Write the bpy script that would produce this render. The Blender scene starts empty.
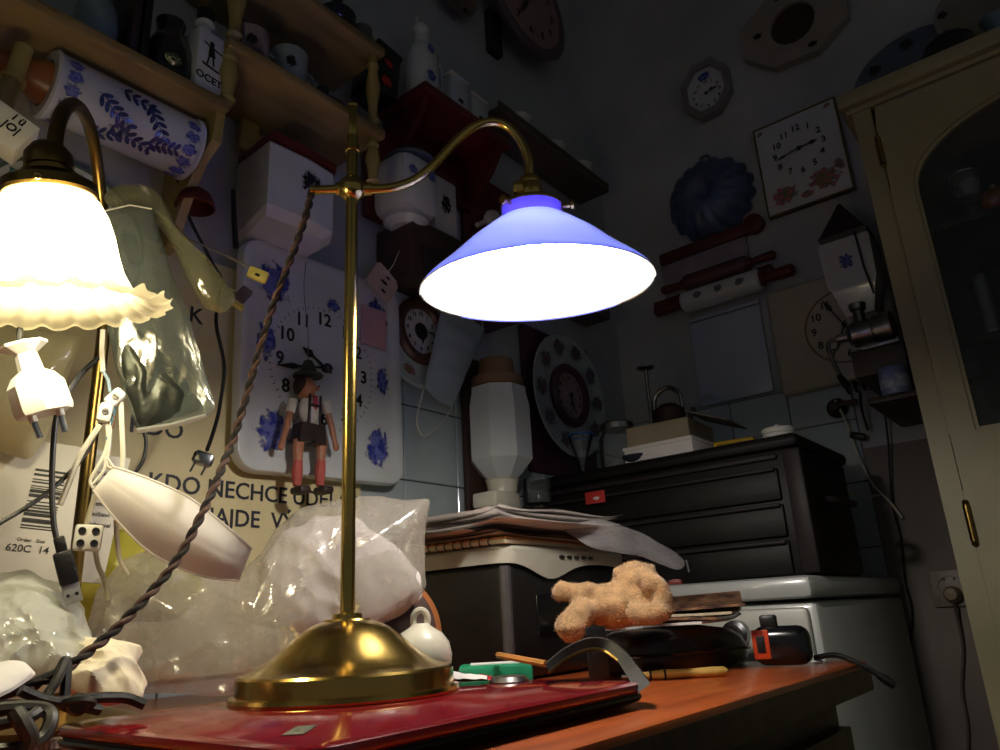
import bpy, bmesh, math, random
from mathutils import Vector, Matrix, noise
random.seed(7)
PI = math.pi
scene = bpy.context.scene
COL = scene.collection

# ------------------------------------------------------------------ camera
F, ZC = 750.0, 0.834
_th, _ro, _yw = math.atan(750/2318.0), math.atan(125/2315.0), math.radians(38)
_h = Vector((-math.sin(_yw), math.cos(_yw), 0)); _r0 = Vector((math.cos(_yw), math.sin(_yw), 0)); _up = Vector((0, 0, 1))
FWD = math.cos(_th)*_h + math.sin(_th)*_up
_u0 = -math.sin(_th)*_h + math.cos(_th)*_up
CR = math.cos(_ro)*_r0 - math.sin(_ro)*_u0
CU = math.sin(_ro)*_r0 + math.cos(_ro)*_u0
EYE = Vector((0, 0, ZC))
cd = bpy.data.cameras.new('camera'); cam = bpy.data.objects.new('camera', cd); COL.objects.link(cam)
cd.sensor_width = 36; cd.lens = F*36/1000; cd.clip_start = .01
cam.matrix_world = Matrix(((CR.x, CU.x, -FWD.x, 0), (CR.y, CU.y, -FWD.y, 0), (CR.z, CU.z, -FWD.z, ZC), (0, 0, 0, 1)))
scene.camera = cam
# ------------------------------------------------------------------ world and exposure
wd = bpy.data.worlds.new('room_dark'); scene.world = wd; wd.use_nodes = True
wd.node_tree.nodes['Background'].inputs[0].default_value = (.50, .54, .54, 1)
wd.node_tree.nodes['Background'].inputs[1].default_value = .13
scene.view_settings.view_transform = 'Standard'
try: scene.view_settings.look = 'None'
except Exception: pass
scene.view_settings.gamma = 1; scene.view_settings.use_curve_mapping = False
scene.view_settings.exposure = 0.0
BLUE_BULB, LEFT_BULB = 220.0, 150.0          # radiance of the two lamp bulbs
scene.cycles.max_bounces = 10; scene.cycles.transparent_max_bounces = 24
scene.cycles.sample_clamp_indirect = 4.0; scene.cycles.caustics_reflective = False; scene.cycles.caustics_refractive = False

# ------------------------------------------------------------------ point helpers (photograph ray meets a real plane)
def ray(x, y): return FWD + CR*((x-500)/F) - CU*((y-375)/F)
def onx(x, y, X): d = ray(x, y); return EYE + d*(X/d.x)
def ony(x, y, Y): d = ray(x, y); return EYE + d*(Y/d.y)
def onz(x, y, Z): d = ray(x, y); return EYE + d*((Z-ZC)/d.z)
def onr(x, y, r): d = ray(x, y); return EYE + d*(r/math.hypot(d.x, d.y))
def onp(x, y, P, n): d = ray(x, y); return EYE + d*((P-EYE).dot(n)/d.dot(n))
def LW(y, z, x=-1.0, a=0):      # frame on the left wall: u along +Y, v up, n out (+X), turned a degrees in the wall
    return Matrix(((0, 0, 1, x), (1, 0, 0, y), (0, 1, 0, z), (0, 0, 0, 1))) @ Matrix.Rotation(math.radians(a), 4, 'Z')
def RW(x, z, y=1.85, a=0):      # frame on the right wall: u along +X, v up, n out (-Y)
    return Matrix(((1, 0, 0, x), (0, 0, -1, y), (0, 1, 0, z), (0, 0, 0, 1))) @ Matrix.Rotation(math.radians(a), 4, 'Z')
def TR(x, y, z, rz=0, rx=0, ry=0):
    return Matrix.Translation((x, y, z)) @ Matrix.Rotation(math.radians(rz), 4, 'Z') @ Matrix.Rotation(math.radians(ry), 4, 'Y') @ Matrix.Rotation(math.radians(rx), 4, 'X')
def facing(px, py, r):          # upright frame at a point, its n looking level at the camera
    p = onr(px, py, r); n = Vector((-p.x, -p.y, 0)).normalized(); u = Vector((-n.y, n.x, 0))
    return Matrix(((u.x, 0, n.x, p.x), (u.y, 0, n.y, p.y), (0, 1, 0, p.z), (0, 0, 0, 1)))

# ------------------------------------------------------------------ materials
def lin(c): return tuple(((v/255)/12.92 if v/255 <= .04045 else ((v/255+.055)/1.055)**2.4) for v in c)
MATS = {}
def mat(name, rgb, rough=.5, metal=0.0, var=.10, scale=25, bump=0.0, bscale=120, coat=0.0, rgb2=None, stretch=None, sheen=0.0):
    if name in MATS: return MATS[name]
    m = bpy.data.materials.new(name); m.use_nodes = True; nt = m.node_tree; N = nt.nodes; L = nt.links
    b = N['Principled BSDF']; b.inputs['Roughness'].default_value = rough; b.inputs['Metallic'].default_value = metal
    b.inputs['Coat Weight'].default_value = coat; b.inputs['Coat Roughness'].default_value = .08
    if sheen: b.inputs['Sheen Weight'].default_value = sheen
    tc = N.new('ShaderNodeTexCoord'); src = tc.outputs['Object']
    if stretch:
        mp = N.new('ShaderNodeMapping'); mp.inputs['Scale'].default_value = stretch; L.new(src, mp.inputs[0]); src = mp.outputs[0]
    nz = N.new('ShaderNodeTexNoise'); nz.inputs['Scale'].default_value = scale; nz.inputs['Detail'].default_value = 5; L.new(src, nz.inputs['Vector'])
    rp = N.new('ShaderNodeValToRGB'); c = lin(rgb); c2 = lin(rgb2) if rgb2 else tuple(v*(1-2.2*var) for v in c)
    rp.color_ramp.elements[0].position = .32; rp.color_ramp.elements[1].position = .66
    rp.color_ramp.elements[0].color = (*c2, 1); rp.color_ramp.elements[1].color = (*(c if rgb2 else tuple(min(1, v*(1+var*.4)) for v in c)), 1)
    L.new(nz.outputs['Fac'], rp.inputs[0]); L.new(rp.outputs[0], b.inputs['Base Color'])
    if bump:
        n2 = N.new('ShaderNodeTexNoise'); n2.inputs['Scale'].default_value = bscale; n2.inputs['Detail'].default_value = 3; L.new(src, n2.inputs['Vector'])
        bp = N.new('ShaderNodeBump'); bp.inputs['Strength'].default_value = bump; bp.inputs['Distance'].default_value = .002
        L.new(n2.outputs['Fac'], bp.inputs['Height']); L.new(bp.outputs[0], b.inputs['Normal'])
    MATS[name] = m; return m
def film(name, rgb, clear=.45, trans=.3, gloss=.12, rough=.12, scale=30, bump=.3):
    """thin sheet: part clear, part milky (diffuse + translucent), part mirror sheen"""
    if name in MATS: return MATS[name]
    m = bpy.data.materials.new(name); m.use_nodes = True; nt = m.node_tree; N = nt.nodes; L = nt.links
    N.remove(N['Principled BSDF']); out = N['Material Output']; c = (*lin(rgb), 1)
    tc = N.new('ShaderNodeTexCoord'); nz = N.new('ShaderNodeTexNoise'); nz.inputs['Scale'].default_value = scale; nz.inputs['Detail'].default_value = 4
    L.new(tc.outputs['Object'], nz.inputs['Vector'])
    bp = N.new('ShaderNodeBump'); bp.inputs['Strength'].default_value = bump; bp.inputs['Distance'].default_value = .004; L.new(nz.outputs['Fac'], bp.inputs['Height'])
    tp = N.new('ShaderNodeBsdfTransparent'); df = N.new('ShaderNodeBsdfDiffuse'); tl = N.new('ShaderNodeBsdfTranslucent'); gl = N.new('ShaderNodeBsdfGlossy')
    df.inputs[0].default_value = c; tl.inputs[0].default_value = c; gl.inputs['Roughness'].default_value = rough
    for s in (df, tl, gl): L.new(bp.outputs[0], s.inputs['Normal'])
    m1 = N.new('ShaderNodeMixShader'); m1.inputs[0].default_value = trans/max(1e-6, 1-clear); L.new(df.outputs[0], m1.inputs[1]); L.new(tl.outputs[0], m1.inputs[2])
    m2 = N.new('ShaderNodeMixShader'); L.new(m1.outputs[0], m2.inputs[1]); L.new(tp.outputs[0], m2.inputs[2])
    mr = N.new('ShaderNodeMapRange'); mr.inputs['To Min'].default_value = max(0, clear-.12); mr.inputs['To Max'].default_value = min(1, clear+.12)
    L.new(nz.outputs['Fac'], mr.inputs['Value']); L.new(mr.outputs[0], m2.inputs[0])
    m3 = N.new('ShaderNodeMixShader')
    if gloss < 0: 
        lw = N.new('ShaderNodeLayerWeight'); lw.inputs[0].default_value = -gloss; L.new(lw.outputs['Fresnel'], m3.inputs[0])
    else: m3.inputs[0].default_value = gloss
    L.new(m2.outputs[0], m3.inputs[1]); L.new(gl.outputs[0], m3.inputs[2]); L.new(m3.outputs[0], out.inputs[0])
    MATS[name] = m; return m
def emit(name, rgb, s):
    m = bpy.data.materials.new(name); m.use_nodes = True; N = m.node_tree.nodes; L = m.node_tree.links; N.remove(N['Principled BSDF'])
    e = N.new('ShaderNodeEmission'); e.inputs[0].default_value = (*rgb, 1); e.inputs[1].default_value = s; L.new(e.outputs[0], N['Material Output'].inputs[0])
    MATS[name] = m; return m
def motif(name, rgb, scale=9, thr=.5, soft=.06, rad=.5, rgb2=None):
    """flat print: a patch of ink whose edge and gaps come from noise; clear elsewhere"""
    if name in MATS: return MATS[name]
    m = bpy.data.materials.new(name); m.use_nodes = True; nt = m.node_tree; N = nt.nodes; L = nt.links
    b = N['Principled BSDF']; b.inputs['Roughness'].default_value = .25
    tc = N.new('ShaderNodeTexCoord'); uv = tc.outputs['UV']
    oi = N.new('ShaderNodeObjectInfo'); ad = N.new('ShaderNodeVectorMath'); ad.operation = 'MULTIPLY_ADD'
    ad.inputs[1].default_value = (1, 1, 1); L.new(uv, ad.inputs[0]); cx = N.new('ShaderNodeCombineXYZ'); ml = N.new('ShaderNodeMath'); ml.operation = 'MULTIPLY'; ml.inputs[1].default_value = 37
    L.new(oi.outputs['Random'], ml.inputs[0]); L.new(ml.outputs[0], cx.inputs[2]); L.new(ml.outputs[0], cx.inputs[0]); L.new(cx.outputs[0], ad.inputs[2])
    nz = N.new('ShaderNodeTexNoise'); nz.inputs['Scale'].default_value = scale; nz.inputs['Detail'].default_value = 3; L.new(ad.outputs[0], nz.inputs['Vector'])
    ds = N.new('ShaderNodeVectorMath'); ds.operation = 'DISTANCE'; ds.inputs[1].default_value = (.5, .5, 0); L.new(uv, ds.inputs[0])
    f = N.new('ShaderNodeMapRange'); f.inputs['From Min'].default_value = rad*.35; f.inputs['From Max'].default_value = rad; f.inputs['To Min'].default_value = .16; f.inputs['To Max'].default_value = -.45
    L.new(ds.outputs['Value'], f.inputs['Value'])
    a = N.new('ShaderNodeMath'); a.operation = 'ADD'; L.new(nz.outputs['Fac'], a.inputs[0]); L.new(f.outputs[0], a.inputs[1])
    r = N.new('ShaderNodeMapRange'); r.inputs['From Min'].default_value = thr-soft; r.inputs['From Max'].default_value = thr+soft; L.new(a.outputs[0], r.inputs['Value'])
    rp = N.new('ShaderNodeValToRGB'); rp.color_ramp.elements[0].position = .45; rp.color_ramp.elements[1].position = .62
    rp.color_ramp.elements[0].color = (*lin(rgb2 or rgb), 1); rp.color_ramp.elements[1].color = (*lin(rgb), 1); L.new(nz.outputs['Fac'], rp.inputs[0]); L.new(rp.outputs[0], b.inputs['Base Color'])
    L.new(r.outputs[0], b.inputs['Alpha']); MATS[name] = m; return m
def glass(name, tint=(230, 240, 240), g=.18):
    return film(name, tint, clear=.975, trans=.01, gloss=-g, rough=.03, bump=0)

BRASS = mat('polished_brass', (206, 174, 96), .2, 1, .12, 14, .05, 60)
BRASSD = mat('aged_brass', (146, 120, 66), .28, 1, .22, 18, .08, 80)
CER = mat('white_glazed_ceramic', (205, 208, 208), .18, 0, .04, 12, coat=.5)
CERW = mat('cream_glazed_ceramic', (214, 208, 190), .2, 0, .05, 12, coat=.5)
WALLP = mat('pale_wall_paint', (176, 178, 178), .7, 0, .10, 4, .15, 40)
WALLB = mat('brown_grey_wall', (128, 118, 110), .7, 0, .12, 4, .15, 40)
TILE = mat('white_wall_tile', (178, 190, 192), .16, 0, .04, 6, coat=.4)
GROUT = mat('dark_grout', (92, 90, 84), .85, 0, .2, 60)
PINE = mat('varnished_pine', (150, 126, 82), .4, 0, .16, 6, .1, 50, stretch=(6, 1, 6))
CREAMW = mat('cream_painted_wood', (158, 150, 112), .45, 0, .10, 5, .12, 40)
DESKW = mat('orange_brown_desk_veneer', (186, 92, 40), .32, 0, .2, 5, .06, 60, stretch=(9, 1.2, 9), coat=.15, rgb2=(146, 66, 28))
DESKD = mat('dark_brown_desk_wood', (70, 50, 38), .5, 0, .2, 5, .1, 50, stretch=(8, 8, 1))
BLACKP = mat('black_plastic', (15, 14, 15), .42, 0, .15, 40, .15, 300)
BLACKG = mat('glossy_black', (14, 14, 16), .2, 0, .1, 20, coat=.2)
DARKM = mat('dark_toolbox_paint', (17, 13, 13), .5, 0, .15, 20, .1, 200)
DARKM2 = mat('dark_toolbox_trim', (38, 31, 32), .5, 0, .15, 30)
STEEL = mat('bright_steel', (170, 172, 176), .25, 1, .12, 40, .05)
TIN = mat('dull_tinned_iron', (150, 148, 146), .33, 1, .2, 30, .1)
REDW = mat('dark_red_wood', (96, 30, 30), .4, 0, .18, 14, .08)
REDP = mat('red_plastic', (185, 45, 40), .4, 0, .1, 20)
REDG = mat('red_gloss_lacquer', (128, 17, 28), .16, 0, .10, 8, coat=.6)
WHITEP = mat('white_plastic', (225, 222, 212), .4, 0, .05, 25)
PAPER = mat('white_paper', (222, 216, 212), .75, 0, .05, 20, .2, 90)
PAPERY = mat('yellowed_paper', (205, 190, 160), .75, 0, .1, 15, .2, 90)
INK = mat('black_ink', (22, 20, 24), .5, 0, .1, 60)
BLUEINK = mat('blue_ink', (40, 50, 120), .35, 0, .3, 60)
CORDK = mat('black_cable', (17, 16, 16), .55, 0, .15, 60)
CORDW = mat('white_cable', (214, 208, 190), .45, 0, .1, 50)
BMOTIF = motif('cobalt_motif', (54, 60, 140), 7, .42, .10, .5, (104, 112, 176))
LEAFM = motif('navy_leaf_motif', (30, 38, 100), 11, .52, .05, .5, (56, 66, 130))
FLOWER = motif('pink_flower_motif', (196, 104, 124), 8, .46, .12, .5, (110, 120, 80))
BLKMOT = motif('black_flourish', (26, 24, 30), 9, .52, .04, .5)
CREAM = mat('cream_card', (226, 212, 162), .6, 0, .05, 9, .05)
ORANGEW = mat('honey_wood', (188, 128, 66), .4, 0, .14, 8, stretch=(1, 6, 6))

# ------------------------------------------------------------------ mesh builder
class MB:
    def __init__(s, M=None): s.v = []; s.f = []; s.m = []; s.uv = {}; s.M = M or Matrix()
    def at(s, M): s.M = M; return s
    def add(s, vs, fs, mi=0):
        o = len(s.v); s.v += [s.M @ Vector(p) for p in vs]; s.f += [tuple(i+o for i in f) for f in fs]; s.m += [mi]*len(fs); return s
    def box(s, c, d, bev=0.0, mi=0, seg=2):
        bm = bmesh.new(); bmesh.ops.create_cube(bm, size=1)
        for v in bm.verts: v.co = Vector((c[0]+v.co.x*d[0], c[1]+v.co.y*d[1], c[2]+v.co.z*d[2]))
        if bev: bmesh.ops.bevel(bm, geom=bm.edges[:], offset=min(bev, min(d)*.49), segments=seg, profile=.5, affect='EDGES')
        bm.verts.index_update(); s.add([v.co.copy() for v in bm.verts], [[v.index for v in f.verts] for f in bm.faces], mi); bm.free(); return s
    def tube(s, pts, r, n=8, cap=True, closed=False, mi=0):
        P = [Vector(p) for p in pts]; k = len(P); R = r if isinstance(r, (list, tuple)) else [r]*k
        vs = []; fs = []; prev = None
        for i in range(k):
            t = (P[(i+1) % k]-P[i-1]) if closed else (P[min(i+1, k-1)]-P[max(i-1, 0)])
            t = t.normalized() if t.length > 1e-9 else Vector((0, 0, 1))
            if prev is None: a = t.cross(Vector((0, 0, 1)) if abs(t.z) < .9 else Vector((1, 0, 0))).normalized()
            else: a = (prev-t*prev.dot(t)); a = a.normalized() if a.length > 1e-9 else t.orthogonal().normalized()
            prev = a; b = t.cross(a)
            for j in range(n): q = 2*PI*j/n; vs.append(P[i]+(a*math.cos(q)+b*math.sin(q))*R[i])
        for i in range(k if closed else k-1):
            for j in range(n): fs.append((i*n+j, i*n+(j+1) % n, ((i+1) % k)*n+(j+1) % n, ((i+1) % k)*n+j))
        if cap and not closed: fs += [tuple(range(n-1, -1, -1)), tuple((k-1)*n+j for j in range(n))]
        return s.add(vs, fs, mi)
    def lathe(s, prof, n=32, c=(0, 0, 0), mi=0, fn=None, close=False, sx=1, sy=1):
        vs = []; fs = []; k = len(prof)
        for i, (r, z) in enumerate(prof):
            for j in range(n):
                q = 2*PI*j/n; rr, zz = fn(i, q, r, z) if fn else (r, z)
                vs.append((c[0]+rr*math.cos(q)*sx, c[1]+rr*math.sin(q)*sy, c[2]+zz))
        for i in range(k if close else k-1):
            for j in range(n): fs.append((i*n+j, i*n+(j+1) % n, ((i+1) % k)*n+(j+1) % n, ((i+1) % k)*n+j))
        if not close:
            if prof[0][0] > 1e-5: fs.append(tuple(range(n-1, -1, -1)))
            if prof[-1][0] > 1e-5: fs.append(tuple((k-1)*n+j for j in range(n)))
        return s.add(vs, fs, mi)
    def shell(s, prof, t, n=32, c=(0, 0, 0), fn=None, mi=0):       # open vessel: outside profile bottom->top, thickness t
        inn = [(max(r-t, 0), z+(t if i == 0 else 0)) for i, (r, z) in enumerate(prof)]
        return s.lathe([(0, prof[0][1])]+prof+inn[::-1]+[(0, prof[0][1]+t)], n, c, mi, fn)
    def prism(s, poly, z0, z1, mi=0):
        k = len(poly); vs = [(p[0], p[1], z0) for p in poly]+[(p[0], p[1], z1) for p in poly]
        fs = [tuple(range(k-1, -1, -1)), tuple(range(k, 2*k))]+[(i, (i+1) % k, k+(i+1) % k, k+i) for i in range(k)]
        return s.add(vs, fs, mi)
    def ring(s, outer, inner, z0, z1, mi=0):                        # frame between two loops of equal length
        k = len(outer); vs = [(p[0], p[1], z0) for p in outer]+[(p[0], p[1], z0) for p in inner]+[(p[0], p[1], z1) for p in outer]+[(p[0], p[1], z1) for p in inner]
        fs = []
        for i in range(k):
            j = (i+1) % k; fs += [(i, k+i, k+j, j), (2*k+i, 2*k+j, 3*k+j, 3*k+i), (i, j, 2*k+j, 2*k+i), (k+i, 3*k+i, 3*k+j, k+j)]
        return s.add(vs, fs, mi)
    def ball(s, c, r, n=20, mi=0):
        r = r if isinstance(r, (list, tuple)) else (r, r, r); m = n//2
        vs = [(c[0], c[1], c[2]-r[2])]; fs = []
        for i in range(1, m):
            a = PI*i/m
            for j in range(n): q = 2*PI*j/n; vs.append((c[0]+r[0]*math.sin(a)*math.cos(q), c[1]+r[1]*math.sin(a)*math.sin(q), c[2]-r[2]*math.cos(a)))
        vs.append((c[0], c[1], c[2]+r[2])); e = len(vs)-1
        for j in range(n):
            fs.append((0, 1+(j+1) % n, 1+j)); fs.append((e, 1+(m-2)*n+j, 1+(m-2)*n+(j+1) % n))
            for i in range(m-2): fs.append((1+i*n+j, 1+i*n+(j+1) % n, 1+(i+1)*n+(j+1) % n, 1+(i+1)*n+j))
        return s.add(vs, fs, mi)
    def text(s, body, size, u=0, v=0, w=0, bold=.0, depth=.0004, a=0, align='CENTER', sx=1, mi=0):
        cu = bpy.data.curves.new('t', 'FONT'); cu.body = body; cu.size = size; cu.align_x = align; cu.align_y = 'CENTER'
        cu.extrude = depth; cu.offset = bold*size; cu.resolution_u = 3
        ob = bpy.data.objects.new('t', cu); COL.objects.link(ob); dg = bpy.context.evaluated_depsgraph_get()
        me = bpy.data.meshes.new_from_object(ob.evaluated_get(dg)); R = Matrix.Translation((u, v, w)) @ Matrix.Rotation(math.radians(a), 4, 'Z') @ Matrix.Diagonal((sx, 1, 1, 1))
        s.add([R @ p.co for p in me.vertices], [tuple(p.vertices) for p in me.polygons], mi)
        bpy.data.meshes.remove(me); bpy.data.objects.remove(ob); bpy.data.curves.remove(cu); return s
    def patch(s, u, v, w, du, dv, a=0, mi=0):                       # small raised quad with UV 0..1 for prints
        o = len(s.f); c, q = math.cos(math.radians(a)), math.sin(math.radians(a))
        pts = [(-du/2, -dv/2), (du/2, -dv/2), (du/2, dv/2), (-du/2, dv/2)]
        s.add([(u+x*c-y*q, v+x*q+y*c, w) for x, y in pts], [(0, 1, 2, 3)], mi); s.uv[o] = [(0, 0), (1, 0), (1, 1), (0, 1)]; return s
    def pillow(s, out, P, n, T, amp=.01, freq=18, seed=0, rings=9, seg=80, back=.6, mi=0, flat=False, p2=.6):
        out = [Vector(o) for o in out]; k = len(out); L = [(out[(i+1) % k]-out[i]).length for i in range(k)]; tot = sum(L); loop = []
        for j in range(seg):
            d = tot*j/seg; i = 0
            while d > L[i]: d -= L[i]; i += 1
            loop.append(out[i].lerp(out[(i+1) % k], d/L[i]))
        for _ in range(2): loop = [loop[j]*.5+(loop[j-1]+loop[(j+1) % seg])*.25 for j in range(seg)]
        sv = Vector((seed*3.1, seed*1.7, seed*2.3)); P = Vector(P); n = Vector(n).normalized()
        def crease(p):
            p = Vector((p.x, p.y, p.z*.5)); w = p+Vector((noise.noise(p*9+sv), noise.noise(p*9-sv), noise.noise(p*9+sv*2)))*.03
            d1 = noise.voronoi(w*freq+sv)[0]; d2 = noise.voronoi(w*freq*2.1-sv)[0]
            return 1.5*(d1[0]-.45)+.6*(d2[0]-.45)+.7*noise.noise(p*freq*.4+sv)
        vs = []; fs = []
        for side, tt in ((1, T), (-1, T*back)):
            for i in range(rings):
                f = i/rings
                for j in range(seg):
                    q = P.lerp(loop[j], f); w = (1-f*f)**p2; pn = q+n*(side*tt*w)
                    vs.append(pn + n*(amp*side*crease(pn)*min(1, w*2.2)) + (loop[j]-P).normalized()*(amp*.6*f*noise.noise(pn*freq*1.3+sv*3)))
        base = 2*rings*seg
        for j in range(seg): vs.append(loop[j]+(loop[j]-P).normalized()*(amp*.6*noise.noise(loop[j]*freq*1.3+sv*3)))
        for sd in (0, 1):
            b0 = sd*rings*seg
            for i in range(rings):
                for j in range(seg):
                    j2 = (j+1) % seg; a0, a1 = b0+i*seg+j, b0+i*seg+j2
                    c0, c1 = (b0+(i+1)*seg+j, b0+(i+1)*seg+j2) if i < rings-1 else (base+j, base+j2)
                    if sd == 0: fs += [(a0, c0, c1), (a0, c1, a1)]
                    else: fs += [(a0, c1, c0), (a0, a1, c1)]
        return s.add(vs, fs, mi)
    def build(s, name, mt, parent=None, smooth=35):
        me = bpy.data.meshes.new(name); me.from_pydata([tuple(v) for v in s.v], [], s.f)
        for m_ in (mt if isinstance(mt, (list, tuple)) else [mt]): me.materials.append(m_)
        me.polygons.foreach_set('material_index', s.m)
        if s.uv:
            ul = me.uv_layers.new(name='UVMap')
            for fi, c in s.uv.items():
                for li, q in zip(me.polygons[fi].loop_indices, c): ul.data[li].uv = q
        if smooth:
            me.polygons.foreach_set('use_smooth', [True]*len(me.polygons)); me.set_sharp_from_angle(angle=math.radians(smooth))
        me.update(); o = bpy.data.objects.new(name, me); COL.objects.link(o)
        if parent is not None:
            w = parent.matrix_world if parent.get('_w') is None else parent.matrix_world
            o.parent = parent; o.matrix_parent_inverse = WM[parent.name].inverted() if parent.name in WM else Matrix()
        return o
WM = {}
def tag(o, label=None, cat=None, group=None, kind=None):
    if label: o['label'] = label
    if cat: o['category'] = cat
    if group: o['group'] = group
    if kind: o['kind'] = kind
    return o
def thing(name, label, cat, loc, group=None, kind=None):
    o = bpy.data.objects.new(name, None); o.location = loc; o.empty_display_size = .02; COL.objects.link(o)
    WM[o.name] = Matrix.Translation(loc); return tag(o, label, cat, group, kind)
def spline(pts, k=8):
    P = [Vector(p) for p in pts]; out = []
    for i in range(len(P)-1):
        a, b, c, d = P[max(i-1, 0)], P[i], P[i+1], P[min(i+2, len(P)-1)]
        for t in range(k):
            t /= k; out.append(.5*((2*b)+(c-a)*t+(2*a-5*b+4*c-d)*t*t+(3*b-a-3*c+d)*t**3))
    return out+[P[-1]]
def cable(name, pts, r, mt, label=None, cat='cable', parent=None, group=None, k=8, n=8):
    o = MB().tube(spline(pts, k), r, n).build(name, mt, parent)
    return tag(o, label, cat, group) if label else o
def T3(v): return (v[0], v[1], v[2])

# ================================================================== THE ROOM
XL, YB = -1.0, 1.85
def slab(name, c, d, m): return tag(MB().box(c, d).build(name, m, None, 0), kind='structure')
slab('floor', (.5, 0, -.03), (3.4, 4.2, .06), mat('grey_lino_floor', (96, 88, 80), .5, 0, .15, 6))
slab('ceiling', (.5, 0, 2.95), (3.4, 4.2, .1), WALLP)
wl = slab('wall_left', (XL-.05, 0, 1.45), (.1, 4.2, 2.9), WALLP)
wr = slab('wall_back', (.5, YB+.05, 1.45), (3.2, .1, 2.9), WALLP)
MB().box((XL+.0015, .95, 1.02), (.003, 1.8, .62)).build('grout', GROUT, wl, 0)
MB().box((-.70, YB-.0015, .79), (.60, .003, 1.086)).build('grout', GROUT, wr, 0)
MB().box((.05, YB-.002, .58), (.90, .004, 1.16)).build('lower_wall_slab', WALLB, wr, 0)  # browner, darker slab low on the back wall, right of the tiles
def tilemesh(M, du, dv):
    return MB(M).box((0, 0, .004), (du, dv, .006), .0015, seg=1)
tpl = {}
def put_tile(kind, M, du, dv, par):
    if kind not in tpl:
        o = tilemesh(M, du, dv).build('tile', TILE, par, 0); tpl[kind] = (o, M)
    else:
        s0, M0 = tpl[kind]; o = s0.copy(); COL.objects.link(o); o.parent = par; o.matrix_world = M @ M0.inverted()
        o.name = 'tile'
ZR = [.361, .506, .651, .796, .941, 1.086, 1.231]
for i in range(12):
    for k, z in enumerate(ZR[2:]):
        y = YB-.0735-i*.147
        if k < 4: put_tile('l', LW(y, z+.0725), .1445, .1425, wl)
    put_tile('lt', LW(YB-.0735-i*.147, 1.28), .1445, .095, wl)
for i in range(4):
    for z in ZR[:-1]: put_tile('r', RW(XL+.085+i*.147, z+.0725), .1445, .1425, wr)
    put_tile('rt', RW(XL+.085+i*.147, 1.281), .1445, .098, wr)

# ================================================================== DESK
d = thing('desk', 'orange brown wooden desk with dark front carrying lamp, laptop and printer', 'desk', (-.65, .4, 0))
MB().box((-.6325, .37, .742), (.715, 1.40, .036), .006).build('desk_top', DESKW, d)
MB().box((-.2815, .37, .7395), (.015, 1.404, .030), .004).build('front_edge', DESKD, d)
MB().box((-.645, .37, .36), (.66, 1.34, .72)).build('carcass', DESKD, d, 0)
for y in (.83, .40, -.03):
    f = MB(); f.ring([(-.19, -.30), (.19, -.30), (.19, .30), (-.19, .30)], [(-.13, -.24), (.13, -.24), (.13, .24), (-.13, .24)], 0, .018)
    f2 = MB(Matrix(((0, 0, 1, -.314), (1, 0, 0, y), (0, 1, 0, .39), (0, 0, 0, 1)))); f2.v = [f2.M @ v for v in f.v]; f2.f = f.f; f2.m = f.m
    dr = f2.build('door', DESKD, d, 0)
    MB().box((-.311, y, .39), (.008, .255, .475), .003).build('door_panel', DESKD, dr)
    MB().ball((-.290, y-.165, .45), .011, 12).build('knob', BRASSD, dr)

# ================================================================== WASHING MACHINE
for m_ in (DARKM, DARKM2): m_.node_tree.nodes['Principled BSDF'].inputs['Specular IOR Level'].default_value = .2
APP = mat('white_appliance_enamel', (196, 198, 194), .3, 0, .06, 6, coat=.3)
w = thing('washing_machine', 'white enamel washing machine standing behind the desk under the black toolbox', 'appliance', (-.64, 1.43, 0))
MB().box((-.642, 1.43, .42), (.60, .58, .82), .01).build('body', APP, w)
MB().box((-.642, 1.42, .852), (.604, .60, .034), .010).build('lid', APP, w)
fp = MB().box((-.642, 1.134, .765), (.575, .014, .115), .012).build('control_panel', mat('panel_ivory', (208, 206, 194), .35, 0, .05, 8), w)
MB(TR(-.47, 1.127, .786, 0, 90)).lathe([(.022, 0), (.021, .012), (.014, .014), (.013, .024), (0, .024)], 24).build('dial', STEEL, fp)
for x in (-.86, -.83, -.80): MB().box((x, 1.126, .775), (.018, .008, .012), .002).build('button', WHITEP, fp)
dg = MB(TR(-.642, 1.14, .38, 0, 90)).lathe([(.19, 0), (.19, .02), (.15, .03), (.14, .012), (0, .0)], 40).build('porthole', STEEL, w)

# ================================================================== TOOLBOX
t = thing('toolbox', 'black metal tool chest with three drawers on the washing machine', 'toolbox', (-.59, 1.33, .869))
tz, tx0, tx1 = .869, -.905, -.343
MB().box(((tx0+tx1)/2, 1.335, tz+.1085), (tx1-tx0-.01, .29, .213), .008).build('body', DARKM, t)
MB().box(((tx0+tx1)/2, 1.33, tz+.223), (tx1-tx0+.006, .306, .024), .01).build('lid', DARKM, t)
MB().box((tx1-.012, 1.186, tz+.107), (.03, .012, .204), .004).build('corner_post', DARKM2, t)
MB().box((tx0+.012, 1.186, tz+.107), (.03, .012, .204), .004).build('corner_post', DARKM2, t)
MB().box(((tx0+tx1)/2, 1.188, tz+.200), (.486, .01, .010), .003).build('front_trim', DARKM2, t)
for k in range(3):
    z = tz+.030+k*.0605
    dw = MB().box(((tx0+tx1)/2, 1.187, z+.002), (.482, .012, .054), .003).build('drawer', DARKM, t)
    MB().box(((tx0+tx1)/2, 1.178, z+.026), (.478, .012, .007), .003).build('pull_lip', DARKM2, dw)
bd = MB().box((-.737, 1.1700, tz+.176), (.044, .004, .024), .001).build('badge', REDP, t); bd['label'] = 'small red badge'
MB(RW(-.734, tz+.174, 1.1676)).patch(0, 0, 0, .026, .012).build('badge_mark', motif('pale_mark', (210, 190, 190), 6), bd)
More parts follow.
